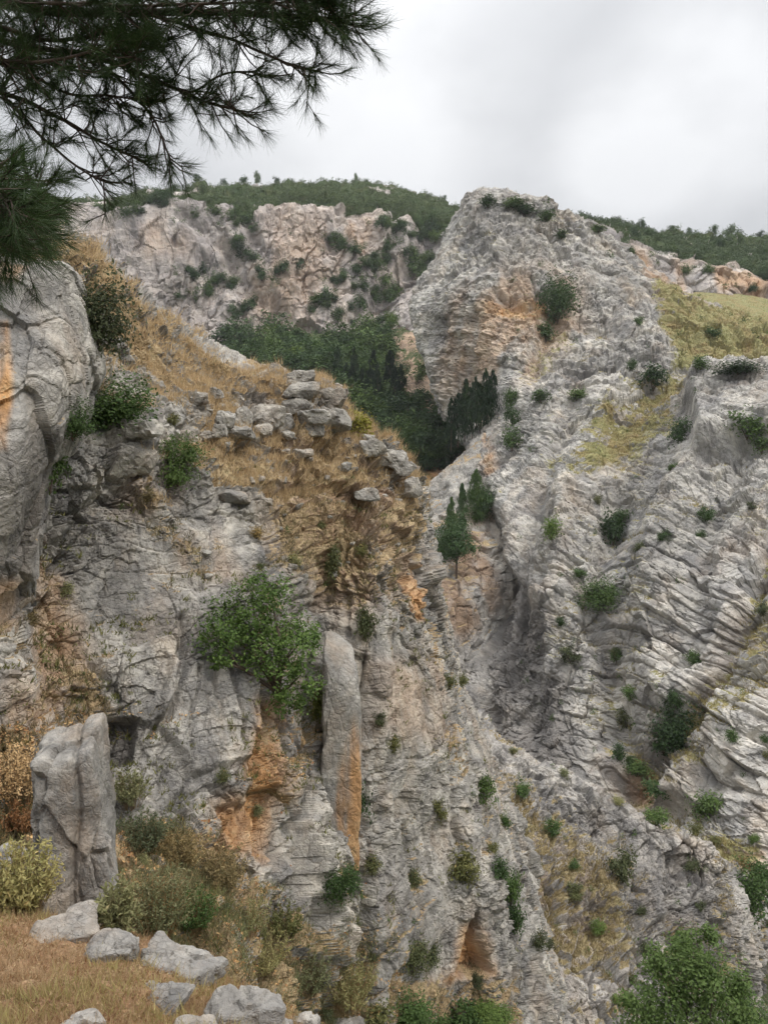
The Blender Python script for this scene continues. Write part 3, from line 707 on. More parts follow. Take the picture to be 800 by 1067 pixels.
far_cfg = dict(U=9.0, back_rows=1, wob=5, lat=1.6, dens=1.1, more_v={4: 3, 5: 3},
  ops=[('fbm', 45, 3), ('fbm', 12, 1.8, 0, 8), ('blocks', 18, frame(6, 6, 20), (1, 1, 3.0), 93, 2.6, 2.8, .04, .35), ('blocks', 8, frame(4, 10, 50), (1, 1, 1.6), 94, 1.2, 1.4, .06, .25), ('bricks', (.1, -.12, 1), (1, .2, 0), 7, 4.5, 431, 1.0, .8, .07, .5),
       ('blocks', 3.2, frame(8, 4, 70), (1, 1, 1.3), 95, .7, .6, .09, .3), ('crag', 12, 1.2, .45), ('fbm', 2, .3, 0, 3), ('flute', 6, 2.2, .12), ('flute', 2.5, .8, .15)],
  strokes=[([(450,235),(435,270),(400,310),(370,350)],12,-8), ([(190,225),(235,260),(255,300),(300,330)],8,-4), ([(415,225),(405,270)],6,-4), ([(350,225),(345,260)],5,-3), ([(255,225),(262,250)],7,-5), ([(310,225),(300,300)],14,3)],
  grass=[([(-80,215),(110,208),(200,196),(320,188),(440,200),(580,235),(580,248),(440,229),(385,219),(320,214),(262,221),(180,211),(110,214),(-80,228)],3,1.0),
         ([(452,232),(432,275),(395,315),(360,352),(410,350),(450,300),(470,240)],14,.25)],
  orange=[([(280,230),(395,218),(392,262),(350,300),(300,345),(235,345),(240,290)],30,.4), ([(352,222),(388,224),(384,262),(355,262)],10,.7), ([(140,230),(180,225),(200,270),(150,265)],16,.4)],
  dark=[([(100,240),(150,240),(230,330),(150,330)],20,.25)], grass_slope=(.8, .95, .5), gthr=-.5)
build_layer('far_cliff', far_rows, far_cfg, MR_far, 'distant pinkish grey cliff face under a green scrub-covered hilltop', 'cliff')

# ---- base ground reaching the horizon, far below and beyond the gorge
bn = 60
gx = np.sinh(np.linspace(-4.2, 4.2, bn)) * 120; gy = np.sinh(np.linspace(-4.2, 4.2, bn)) * 120 + 200
GX, GY = np.meshgrid(gx, gy)
GZ = -70 + fbm(np.stack([GX.ravel(), GY.ravel(), 0 * GX.ravel()], 1), 400, 3, 4).reshape(GX.shape) * 8
me = grid_mesh('gorge_floor', np.stack([GX, GY, GZ], -1), {'tone': np.full(bn * bn, .5), 'grass': np.full(bn * bn, .6), 'orange': np.zeros(bn * bn), 'weather_shade': np.zeros(bn * bn)}, MR_soil, True)
link('terrain', me, 'wide valley ground far below reaching to the horizon', 'ground', kind='structure')
# ================================================================ PLANTS AND LOOSE ROCKS
def unit(v): return v / np.maximum(np.linalg.norm(v, axis=-1, keepdims=True), 1e-9)

def leaf_mesh(name, C, S, Nn, tone, mat, aspect=.5, up=None, rg=rng):
    """one mesh of many separate diamond leaves; C centres, S lengths, Nn leaf normals"""
    n = len(C)
    r = unit(rg.normal(size=(n, 3))) if up is None else up
    a = unit(r - (r * Nn).sum(1, keepdims=True) * Nn)
    b = np.cross(Nn, a)
    S = np.asarray(S).reshape(-1, 1)
    fold = Nn * S * .12
    V = np.stack([C - a * S * .5, C + b * S * aspect * .5 + fold, C + a * S * .5, C - b * S * aspect * .5 + fold], 1).reshape(-1, 3)
    F = np.arange(n * 4, dtype=np.int32)
    return raw_mesh(name, V, F, 4, {'tone': np.repeat(tone, 4)}, mat)

def crown_points(kind, nclump, nleaf, seed):
    rg = np.random.default_rng(seed)
    if kind == 'cypress':
        h = rg.random(nclump) ** .9
        rad = .5 * np.minimum(1, (h / .16) ** .6) * (1 - h) ** .62 + .02
        th = rg.random(nclump) * 2 * math.pi
        rr = rad * np.sqrt(rg.random(nclump)) * 1.0
        cc = np.stack([rr * np.cos(th), rr * np.sin(th), h * .97], 1)
        cr = np.full(nclump, .09) * (1.2 - h)
        sq = np.array([1, 1, .55])
    else:
        nl = {'shrub': 6, 'tree': 9, 'pine': 8, 'tuft': 4}[kind]
        lob = unit(rg.normal(size=(nl, 3))) * .26 * rg.random((nl, 1)) ** .4
        lob[:, 2] = lob[:, 2] * .9 + (.5 if kind != 'pine' else .55)
        lr = .14 + .16 * rg.random(nl)
        k = rg.integers(0, nl, nclump)
        dirv = unit(rg.normal(size=(nclump, 3)))
        dirv[:, 2] = np.abs(dirv[:, 2]) * .8 + dirv[:, 2] * .35
        cc = lob[k] + dirv * (lr[k] * (.55 + .5 * rg.random(nclump)))[:, None]
        cr = .05 + .05 * rg.random(nclump)
        sq = np.array([1, 1, .7 if kind == 'pine' else .85])
        cc[:, 2] = np.maximum(cc[:, 2], .03 + .06 * rg.random(nclump))
    i = np.repeat(np.arange(nclump), nleaf)
    off = rg.normal(size=(nclump * nleaf, 3)) * cr[i][:, None] * sq
    C = cc[i] + off
    ctr = np.array([0, 0, .45])
    nb = unit(unit(C - ctr) * .6 + np.array([0, 0, .5]) + rg.normal(size=C.shape) * .55)
    ctone = rg.random(nclump)
    tone = np.clip(.55 * ctone[i] + .45 * rg.random(len(C)), 0, 1)
    lo, hi = np.percentile(C, 2, axis=0), np.percentile(C, 98, axis=0)
    k_ = np.array([1 / (hi[0] - lo[0]), 1 / (hi[1] - lo[1]), .97 / (hi[2] - lo[2])])
    C = (C - np.array([(lo[0] + hi[0]) / 2, (lo[1] + hi[1]) / 2, lo[2]])) * k_ + np.array([0, 0, .02])
    return C, nb, tone

def crown_mesh(name, kind, nclump, nleaf, size, mat, seed, aspect=.5):
    C, nb, tone = crown_points(kind, nclump, nleaf, seed)
    rg = np.random.default_rng(seed + 5)
    up = None
    if kind == 'cypress':
        up = unit(np.array([0, 0, 1.]) + rg.normal(size=C.shape) * .35)
        nb = unit(np.stack([C[:, 0], C[:, 1], 0 * C[:, 0] + .05], 1) + rg.normal(size=C.shape) * .3)
    return leaf_mesh(name, C, size * (.6 + .8 * rg.random(len(C))), nb, tone, mat, aspect, up, rg)

def tube_arrays(pts, rad, seg=6):
    pts = np.array(pts, float); n = len(pts)
    t = np.gradient(pts, axis=0); t = unit(t)
    ref = np.array([0, 0, 1.]) if abs(t[0, 2]) < .9 else np.array([1., 0, 0])
    a = unit(np.cross(t, ref)); b = np.cross(t, a)
    th = np.arange(seg) / seg * 2 * math.pi
    V = pts[:, None] + (a[:, None] * np.cos(th)[None, :, None] + b[:, None] * np.sin(th)[None, :, None]) * np.array(rad)[:, None, None]
    i = np.arange(n - 1)[:, None] * seg; k = np.arange(seg)[None]
    k2 = (k + 1) % seg
    F = np.stack([i + k, i + k2, i + seg + k2, i + seg + k], -1).reshape(-1)
    return V.reshape(-1, 3), F
def tubes_mesh(name, lst, mat, seg=6):
    Vs, Fs, o = [], [], 0
    for pts, rad in lst:
        V, F = tube_arrays(pts, rad, seg)
        Vs.append(V); Fs.append(F + o); o += len(V)
    return raw_mesh(name, np.concatenate(Vs), np.concatenate(Fs), 4, None, mat, True)

M_dark = leaf_mat('leaf_dark', (.032, .062, .020), (.080, .130, .040))
M_mid = leaf_mat('leaf_mid', (.045, .085, .022), (.11, .17, .048))
M_bright = leaf_mat('leaf_bright', (.085, .14, .035), (.18, .25, .075), .4)
M_grey = leaf_mat('leaf_grey', (.10, .12, .055), (.25, .26, .135), .3, (.38, .32, .18))
M_olive = leaf_mat('leaf_olive', (.055, .070, .028), (.14, .15, .065), .25, (.25, .19, .09))
M_forest = leaf_mat('leaf_forest', (.034, .070, .026), (.090, .145, .050), .2)
M_yell = leaf_mat('leaf_yellow', (.13, .16, .03), (.26, .25, .07), .3)
M_cyp = leaf_mat('leaf_cypress', (.010, .024, .011), (.028, .052, .020), .1)
M_straw = leaf_mat('straw', (.29, .21, .115), (.55, .44, .28), .3)
M_weed = leaf_mat('weed', (.10, .085, .04), (.33, .26, .13), .3)
M_rust = leaf_mat('leaf_rust', (.16, .07, .03), (.34, .19, .085), .25)
M_pale = leaf_mat('leaf_pale', (.16, .17, .07), (.36, .34, .17), .35, (.45, .38, .2))
M_bark = bark_mat('bark', (.12, .09, .07))
M_pbark = bark_mat('pine_bark', (.075, .055, .045))

TEMPL = {}
def template(kind, mat, n, lod):
    key = (kind, mat.name, n, lod)
    if key not in TEMPL:
        nc, nl, sz = {0: (16, 12, .22), 1: (48, 20, .125), 2: (110, 34, .068), 3: (170, 46, .046)}[lod]
        if kind == 'cypress': nc, nl, sz = int(nc * 1.6), nl, sz * .75
        TEMPL[key] = crown_mesh('crown', kind, nc, nl, sz, mat, 1000 + n * 37 + lod * 7 + len(TEMPL))
    return TEMPL[key]
STEM = {}
def stem_mesh(kind, mat, n):
    k = (kind, n)
    if k not in STEM:
        rg = np.random.default_rng(300 + n)
        if kind == 'trunk':
            L = [([(0, 0, -.08), (.01, .0, .2), (-.01, .01, .45), (.015, 0, .8)], [.045, .036, .028, .01])]
            for q in range(6):
                a = rg.random() * 6.28; h = .3 + .3 * rg.random()
                L.append(([(0, 0, h), (.12 * math.cos(a), .12 * math.sin(a), h + .1), (.28 * math.cos(a), .28 * math.sin(a), h + .22)], [.018, .012, .004]))
        else:
            L = []
            for q in range(6):
                a = rg.random() * 6.28; r = .12 + .2 * rg.random()
                L.append(([(0, 0, -.08), (r * .4 * math.cos(a), r * .4 * math.sin(a), .2), (r * math.cos(a), r * math.sin(a), .5 + .2 * rg.random())], [.024, .016, .005]))
        STEM[k] = tubes_mesh('stem', L, mat, 5)
    return STEM[k]

NPL = [0]
def plant(name, px, py, wpx, hpx, mat, label, cat, group=None, kind='shrub', lod=None, parts=None, sink=.08, pos=None, trunk=False, lift=0.0, rot=None):
    """a plant whose foot is at pixel (px, py) on the terrain, wpx x hpx pixels large"""
    if pos is None:
        P, N, d = surf(px, py)
    else:
        P, d = pos
    w_, h_ = wpx / FOC * d, hpx / FOC * d
    if lod is None: lod = 0 if wpx < 9 else 1 if wpx < 34 else 2 if wpx < 80 else 3
    NPL[0] += 1; n = NPL[0] % 5
    if parts is None: parts = wpx >= 12
    me = template(kind, mat, n, lod)
    rz = NPL[0] * 2.4 if rot is None else rot
    loc = Vector([float(x) for x in P]) - Vector((0, 0, sink * h_))
    if not parts:
        o = link(name, me, label, cat, group, loc=loc)
        o.scale = (w_, w_, h_); o.rotation_euler = (0, 0, rz)
        return o
    o = link(name, None, label, cat, group, loc=loc)
    o.scale = (w_, w_, h_); o.rotation_euler = (0, 0, rz)
    c = link('crown', me, parent=o)
    if lift: c.location = (0, 0, lift); c.scale = (1, 1, 1 - lift)
    link('trunk' if trunk else 'stem', stem_mesh('trunk' if trunk else 'stem', M_bark, n % 3), parent=o)
    return o

def pick(layer, n, cond, seed, mind=10, tries=40000, px_lim=None):
    L = next(l for l in LAYERS if l['name'] == layer)
    rg = np.random.default_rng(seed)
    px, py, d = proj(L['V'])
    I = rg.integers(0, len(px), tries)
    out = []
    xx, yy = px[I], py[I]
    ok = (xx > -5) & (xx < 806) & (yy > 150) & (yy < 1075)
    out_xy = []
    for i in I[ok]:
        x, y = px[i], py[i]
        if d[i] > zdep[int(y + 50), int(x + 50)] * 1.01 + .05: continue
        if not cond(x, y, L, i): continue
        if any((x - a) ** 2 + (y - b) ** 2 < mind * mind for a, b in out_xy): continue
        out_xy.append((x, y)); out.append((L['V'][i], float(d[i]), x, y))
        if len(out) >= n: break
    return out
# ---------------------------------------------------------------- loose rocks
def ico(sub):
    import bmesh
    bm = bmesh.new(); bmesh.ops.create_icosphere(bm, subdivisions=sub, radius=1)
    V = np.array([v.co[:] for v in bm.verts]); F = np.array([[v.index for v in f.verts] for f in bm.faces], np.int32); bm.free()
    return V, F
ICO = {k: ico(k) for k in (3, 4, 5, 6)}
def rock_mesh(name, dims, seed, sub=4, mat=None, nplane=13, orange=None, rough=.05, blocky=.62, crack=None, square=False):
    rg = np.random.default_rng(seed)
    D, F = ICO[sub]
    n = unit(rg.normal(size=(nplane, 3)))
    n[:6] = unit(np.array([[1, 0, 0], [-1, 0, 0], [0, 1, 0], [0, -1, 0], [0, 0, 1], [0, 0, -1.]]) + rg.normal(size=(6, 3)) * .22)
    h = blocky + (1 - blocky) * .75 * rg.random(nplane)
    if square: h[:6] = blocky; h[6:] = np.maximum(h[6:], blocky * 1.28); n[:6] = unit(n[:6] * 1.0 + np.sign(np.round(n[:6])) * 1.5)
    dn = D @ n.T
    r = np.where(dn > .05, h[None] / np.maximum(dn, .05), 9)
    r = -np.log(np.exp(-r * 14).sum(1)) / 14
    V = D * np.minimum(r, 1.25)[:, None]
    V = V * np.array(dims) * .56
    m = min(dims)
    P = V + seed * 3.7
    nn = D
    Lb = max(dims) * .30
    b, t, c = blocks(P, Lb, frame(10, 5, seed * 20), (1, 1, 1.5), seed, .10 * m, .10 * m, .07, .05 * m)
    V = V + nn * (b + fbm(P, m * .5, seed, 5) * rough * m * 2 + fbm(P, m * .09, seed + 3, 3) * rough * m * .4)[:, None]
    o_ = np.zeros(len(V)) if orange is None else orange(V / np.array(dims))
    if crack is not None: V = crack(V)
    return raw_mesh(name, V, F.ravel(), 3, {'tone': .4 + .3 * t, 'grass': np.zeros(len(V)), 'orange': o_, 'weather_shade': np.zeros(len(V))}, mat or MR_near)

RK = [0]
def rock(px, py, wpx, hpx, label, d=None, bury=.1, name='rock', group=None, mat=None, depth=.8, rz=None, sub=4, up=.35, cat='rock', **kw):
    """a rock whose centre is seen at (px, py)"""
    RK[0] += 1
    if d is None:
        P, N, d = surf(px, py + hpx * .45, 2)
        d = float(d)
        ctr = np.array(at(px, py + hpx * bury, d))
    else:
        ctr = np.array(at(px, py, d))
    w_, h_ = wpx / FOC * d, hpx / FOC * d
    me = rock_mesh(name, (w_, max(w_, h_) * depth, h_), 40 + RK[0], sub, mat, **kw)
    o = link(name, me, label, cat, group, loc=[float(x) for x in ctr])
    o.rotation_euler = (0, 0, (RK[0] * 1.3 % .8 - .4) if rz is None else rz)
    return o

MR_rock = rock_mat('loose_rock', .5, base=(.285, .27, .248), warm=.4)
MR_pale = rock_mat('loose_rock_pale', .9, base=(.33, .312, .28), warm=.4)
# ledge and foot of the crag
def two_lobes(V):
    x = V[:, 0]; top = V[:, 2] > -.3
    g_ = np.exp(-((x - .06 - .05 * np.sin(V[:, 2] * 3)) / .035) ** 2) * .07
    V = V.copy(); V[:, 1] += np.where(V[:, 1] < 0, g_, 0); V[:, 2] -= g_ * (V[:, 2] > .3)
    return V
rock(80, 858, 76, 214, 'tall upright grey boulder with a flat face standing above the ledge', d=9.5, name='boulder', cat='boulder', mat=MR_rock, depth=.55, rz=.25, sub=6, square=True, crack=two_lobes, blocky=.78, rough=.04)
rock(10, 915, 60, 78, 'squat grey boulder at the left edge beside the tall upright boulder', d=8.6, name='boulder', cat='boulder', mat=MR_rock, depth=.8, rz=.3, sub=5)
for a in ((66, 957, 74, 24, 'flat-topped pale grey rock on the ledge rim below the tall boulder'),
          (116, 978, 62, 24, 'low wedge-shaped grey rock between two larger ones on the ledge rim'),
          (190, 990, 80, 36, 'rounded grey rock with a straw patch in front, on the rim of the dry ledge'),
          (250, 1038, 90, 40, 'big smooth grey rock at the right-hand end of the dry ledge'),
          (172, 1031, 54, 14, 'thin pale slab lying in the straw between two grey rocks')):
    rock(a[0], a[1], a[2] * 1.08, a[3] * 1.5, a[4], mat=MR_rock, depth=.8, sub=5, group='rocks on the ledge', bury=.45, nplane=10, blocky=.55)
for a in ((206, 1064, 52, 16, 'pale flat stone at the bottom edge of the ledge'), (318, 1054, 34, 26, 'small whitish stone just right of the big smooth ledge rock'),
          (362, 1062, 42, 16, 'small pale stone at the foot of the crag in the bottom weeds'), (84, 1060, 44, 16, 'brownish stone half buried in the straw of the ledge'),
          (32, 940, 34, 14, 'small grey stone under the squat left boulder'), (292, 1064, 24, 12, 'little pale stone at the corner of the ledge')):
    rock(a[0], a[1], a[2], a[3] * 1.4, a[4], mat=MR_rock, depth=.8, group='rocks on the ledge', bury=.4)

# stacked blocks of the ruined terrace wall and loose blocks around it
blk = [(236,437,21,23,'upright grey block at the left end of the ruined terrace wall'),(254,432,21,22,'square grey block second from the left in the terrace wall'),
 (279,430,32,23,'large slanting grey block topping the terrace wall'),(251,450,32,15,'long low block at the foot of the terrace wall'),
 (316,393,30,16,'topmost pale block on the rocky knoll above the terrace'),(314,405,38,17,'broad flat block under the topmost one on the knoll'),
 (344,414,30,22,'blunt grey block on the right shoulder of the knoll'),(312,421,30,18,'rounded block below the broad flat one on the knoll'),
 (325,432,32,17,'tilted block in the lower course of the knoll'),(296,438,23,22,'pale block joining the terrace wall to the knoll'),
 (348,435,30,26,'big grey block at the lower right of the knoll'),(326,443,24,16,'squat block at the foot of the knoll'),
 (228,447,15,15,'small block under the left end of the terrace wall'),(275,447,17,14,'small block under the large slanting one'),
 (382,514,28,14,'pale flat boulder on the lip of the straw terrace'),(243,516,34,15,'dark flat rock at the left lip of the straw terrace'),
 (389,466,27,17,'pale block on the right rim of the terrace'),(409,474,32,22,'large pale block at the terrace corner above the gorge'),
 (421,485,22,17,'grey block below the terrace corner'),(430,505,18,20,'cracked block on the crag edge above the gorge'),
 (317,472,22,9,'thin stone lying in the straw of the terrace'),(360,486,13,10,'small white stone in the middle of the straw terrace'),
 (383,456,18,10,'small block behind the right rim of the terrace'),(207,414,21,14,'grey block above the left end of the terrace wall'),
 (224,409,17,12,'small block in the straw slope above the terrace wall'),(216,452,14,10,'little rounded stone left of the terrace wall'),
 (192,455,17,13,'pale stone beside the green shrub left of the terrace'),(300,452,14,9,'small stone under the pale joining block'),
 (140,446,50,25,'capstone boulder on top of the pale crag below the shrubs'),(138,478,54,36,'big light grey block under the capstone boulder')]
for a in blk:
    rock(*a[:5], name='stone_block', cat='rock', group='blocks of the ruined terrace wall', mat=MR_pale, depth=.8, sub=4, blocky=.7)
# loose stones in the straw of the terrace: shared shapes, each stone an object
STONES = [rock_mesh('stone', (1, .9, .7), 500 + q, 3, MR_pale) for q in range(5)]
for q, (P, d, x, y) in enumerate(pick('cliff', 110, lambda x, y, L, i: 180 < x < 445 and 400 < y < 610 and L['grass'][i] > .25, 61, 5)):
    o = link('stone', STONES[q % 5], 'small pale loose stone lying in the straw of the crag terrace', 'stone', 'loose stones on the terrace', loc=[float(c) for c in P])
    k = float(random.uniform(.09, .32)); o.scale = (k, k, k * random.uniform(.7, 1.1)); o.rotation_euler = (random.uniform(-.3, .3), random.uniform(-.3, .3), random.uniform(0, 6))
# the detached pillar
pill = rock(354, 785, 40, 232, 'slender detached limestone pillar with an orange lower half', name='rock_pillar', cat='rock pillar', mat=MR_near, d=float(surf(360, 780, 8)[2]) - .05, depth=.26, rz=.1, sub=6, square=True, blocky=.82, rough=.03,
     orange=lambda q: sm(-q[:, 2] + .5 * q[:, 0] + fbm(q * 3 + 5, 1.0, 5, 4) * .5, -.05, .45) * .85)

# ---------------------------------------------------------------- the big shrub on the crag
M_shrub = leaf_mat('leaf_shrub', (.032, .068, .016), (.115, .185, .05), .3)
def big_shrub():
    P0, N0, d0 = surf(285, 715, 3)
    d = d0 - .35
    lobes = [(222, 652, 27), (243, 662, 22), (262, 615, 22), (282, 622, 26), (268, 645, 26), (295, 650, 27), (305, 675, 30), (290, 690, 26), (268, 680, 22), (312, 705, 26), (298, 725, 22), (226, 686, 15), (320, 660, 16), (248, 640, 18)]
    Cs, Ns, Ts = [], [], []
    rg = np.random.default_rng(4)
    base = np.array(at(290, 722, d + .1))
    st = []
    for lx, ly, lr in lobes:
        dl = min(d, surf(lx, ly, 6)[2] - .15); c = np.array(at(lx, ly, dl - .2 + rg.normal() * .15)); r = lr / FOC * dl
        for q in range(int(lr * .85)):
            dv = unit(rg.normal(size=3)); cc = c + dv * r * (.35 + .75 * rg.random()) * np.array([1, .8, .95])
            n = 30; Cq = cc + rg.normal(size=(n, 3)) * r * .17
            Cs.append(Cq); Ns.append(unit(dv * .5 + np.array([0, -.2, .6]) + rg.normal(size=(n, 3)) * .5)); Ts.append(np.clip(.5 * rg.random() + .5 * rg.random(n), 0, 1))
        mid = (base + c) / 2 + rg.normal(size=3) * .12
        st.append(([base, mid, c], [.05, .032, .01]))
    C = np.concatenate(Cs); N = np.concatenate(Ns); T = np.concatenate(Ts)
    o = link('shrub', None, 'large sprawling green shrub clinging to the middle of the near crag', 'shrub', loc=[float(x) for x in base])
    me = leaf_mesh('crown', C - base, .075 * (.6 + .8 * rg.random(len(C))), N, T, M_shrub, .6, None, rg)
    link('crown', me, parent=o)
    link('stem', tubes_mesh('stem', [(np.array(p) - base, r) for p, r in st], M_bark, 5), parent=o)
big_shrub()

S = 'shrub'
near_shrubs = [
 (105,358,58,78,M_olive,'dark grey-green bush below the straw slope beside the blue-grey slab'),
 (124,438,68,50,M_mid,'bright green bush above the capstone boulder'),(78,456,40,38,M_mid,'green bush left of the capstone boulder'),
 (55,506,32,50,M_mid,'narrow green bush hanging below the slab edge'),(186,500,42,50,M_bright,'fresh green bush right of the capstone boulder'),
 (374,450,30,26,M_yell,'yellow-green bush behind the knoll of blocks'),(345,600,16,34,M_olive,'small upright olive shrub under the terrace lip'),
 (381,664,20,34,M_olive,'grey-green shrub right of the big shrub'),(372,846,24,34,M_dark,'dark shrub in the cleft right of the pillar'),
 (354,935,34,38,M_mid,'green shrub at the foot of the pillar'),(388,908,16,18,M_olive,'small shrub low in the cleft beyond the pillar'),
 (508,834,22,28,M_dark,'dark green bush where the crag meets the low ridge'),(486,914,30,32,M_olive,'grey-green bush on the smooth buttress'),
 (524,914,18,22,M_dark,'round dark bush in the gully left of the low ridge'),(461,852,14,22,M_olive,'small bush high on the smooth buttress'),
 (431,922,15,18,M_olive,'lone tuft-like bush in the middle of the smooth buttress'),(432,1012,34,40,M_olive,'straggly bush at the lower left of the buttress'),
 (452,1005,20,22,M_olive,'small bush right of the straggly one at the buttress foot'),(534,940,20,34,M_mid,'bush at the middle of the gully beside the buttress'),
 (540,968,20,30,M_dark,'bush low in the gully beside the buttress'),(412,782,14,16,M_olive,'tiny bush near the top of the buttress'),
 (335,745,20,40,M_yell,'yellowish shrub in the cleft left of the pillar top'),(62,872,40,40,M_grey,'grey-green plant in front of the tall boulder'),
 (70,900,30,26,M_rust,'rusty dry plant at the base of the tall boulder'),(394,756,12,14,M_olive,'little plant in the crack above the buttress'),
 (182,440,14,12,M_olive,'small plant beside the straw slope left of the terrace wall'),(470,715,14,16,M_olive,'small plant on the outer edge of the crag'),
 (430,1072,50,42,M_mid,'green bush at the bottom edge under the buttress'),(475,1075,56,34,M_mid,'broad green bush at the bottom edge below the orange alcove'),
 (515,1072,36,26,M_mid,'small green bush at the bottom edge right of the alcove'),(395,1075,30,30,M_olive,'olive bush at the bottom edge left of the buttress')]
for a in near_shrubs: plant(S, *a, 'shrub', 'shrubs on the near crag')

# shrubs of the foot ledge: airy grey-green plants made of upright sprigs
def sprig_plant(px, py, wpx, hpx, mat, label, name='shrub', cat='shrub', group=None, nst=60, d=None, leaf=.03):
    if d is None: P, N, d = surf(px, py)
    else: P = np.array(at(px, py, d))
    rg = np.random.default_rng(int(px * 7 + py))
    w_, h_ = wpx / FOC * d, hpx / FOC * d
    st, C, Nn, T, U = [], [], [], [], []
    for q in range(nst):
        a = rg.random() * 6.28; rr = w_ * .5 * math.sqrt(rg.random())
        hh = h_ * (.55 + .45 * rg.random()) * (1 - .35 * (rr / (w_ * .5)) ** 2)
        tip = np.array([rr * math.cos(a), rr * math.sin(a), hh]); root = tip * np.array([.35, .35, 0])
        mid = (root + tip) / 2 + np.array([0, 0, hh * .1])
        st.append(([root - (0, 0, .05), mid, tip], [.006 * h_ + .0015, .004 * h_ + .001, .001]))
        m = 26; t = .25 + .75 * rg.random(m)
        base = root + (tip - root) * t[:, None]
        o_ = unit(rg.normal(size=(m, 3)) + (0, 0, .5))
        C.append(base + o_ * leaf * .6); U.append(o_); T.append(np.clip(.5 * rg.random() + .5 * rg.random(m), 0, 1))
        Nn.append(unit(np.cross(o_, rg.normal(size=(m, 3)))))
    o = link(name, None, label, cat, group, loc=[float(x) for x in P])
    C = np.concatenate(C); U = np.concatenate(U)
    link('foliage', leaf_mesh('foliage', C, leaf * (.7 + .7 * rg.random(len(C))), np.concatenate(Nn), np.concatenate(T), mat, .4, U, rg), parent=o)
    link('stem', tubes_mesh('stem', st, M_straw, 3), parent=o)
    return o
g_ = 'weedy shrubs at the foot of the crag'
for a_ in ((160, 970, 100, 74, M_pale, 'pale yellow-green leafy plant behind the ledge rocks', 150, .055),
 (122, 978, 50, 70, M_pale, 'straw-tipped tall plant right of the tall boulder', 60, .05),
 (205, 967, 56, 44, M_mid, 'dark green low plant right of the pale leafy one', 80, .05),
 (150, 885, 64, 46, M_grey, 'grey-green weedy shrub above the pale leafy plant', 80, .06),
 (135, 838, 46, 44, M_pale, 'straggly pale weed beside the dark hole in the crag', 50, .06),
 (18, 835, 70, 76, M_straw, 'big tuft of dry yellow stalks at the left edge', 110, .05),
 (25, 868, 50, 44, M_rust, 'rust-brown dry shrub under the yellow tuft at the left edge', 60, .05),
 (28, 950, 84, 84, M_pale, 'yellow-green bushy weed in front of the squat boulder', 130, .05),
 (275, 1014, 74, 46, M_pale, 'pale weed patch right of the rounded ledge rock', 90, .05),
 (318, 1032, 64, 54, M_grey, 'upright grey-green weeds between the ledge and the pillar foot', 80, .055),
 (232, 925, 64, 46, M_weed, 'dull brown shrub under the orange crevice', 70, .06),
 (190, 900, 60, 40, M_weed, 'brown withered shrub at the foot of the orange-stained wall', 60, .06),
 (365, 1052, 62, 64, M_pale, 'tall pale weeds at the bottom right of the ledge', 80, .065),
 (258, 975, 54, 44, M_pale, 'pale weed tuft above the big smooth ledge rock', 60, .05),
 (300, 975, 46, 40, M_olive, 'olive weed at the foot of the grey rib left of the pillar', 50, .06)):
    sprig_plant(*a_[:6], group=g_, nst=a_[6], leaf=a_[7])

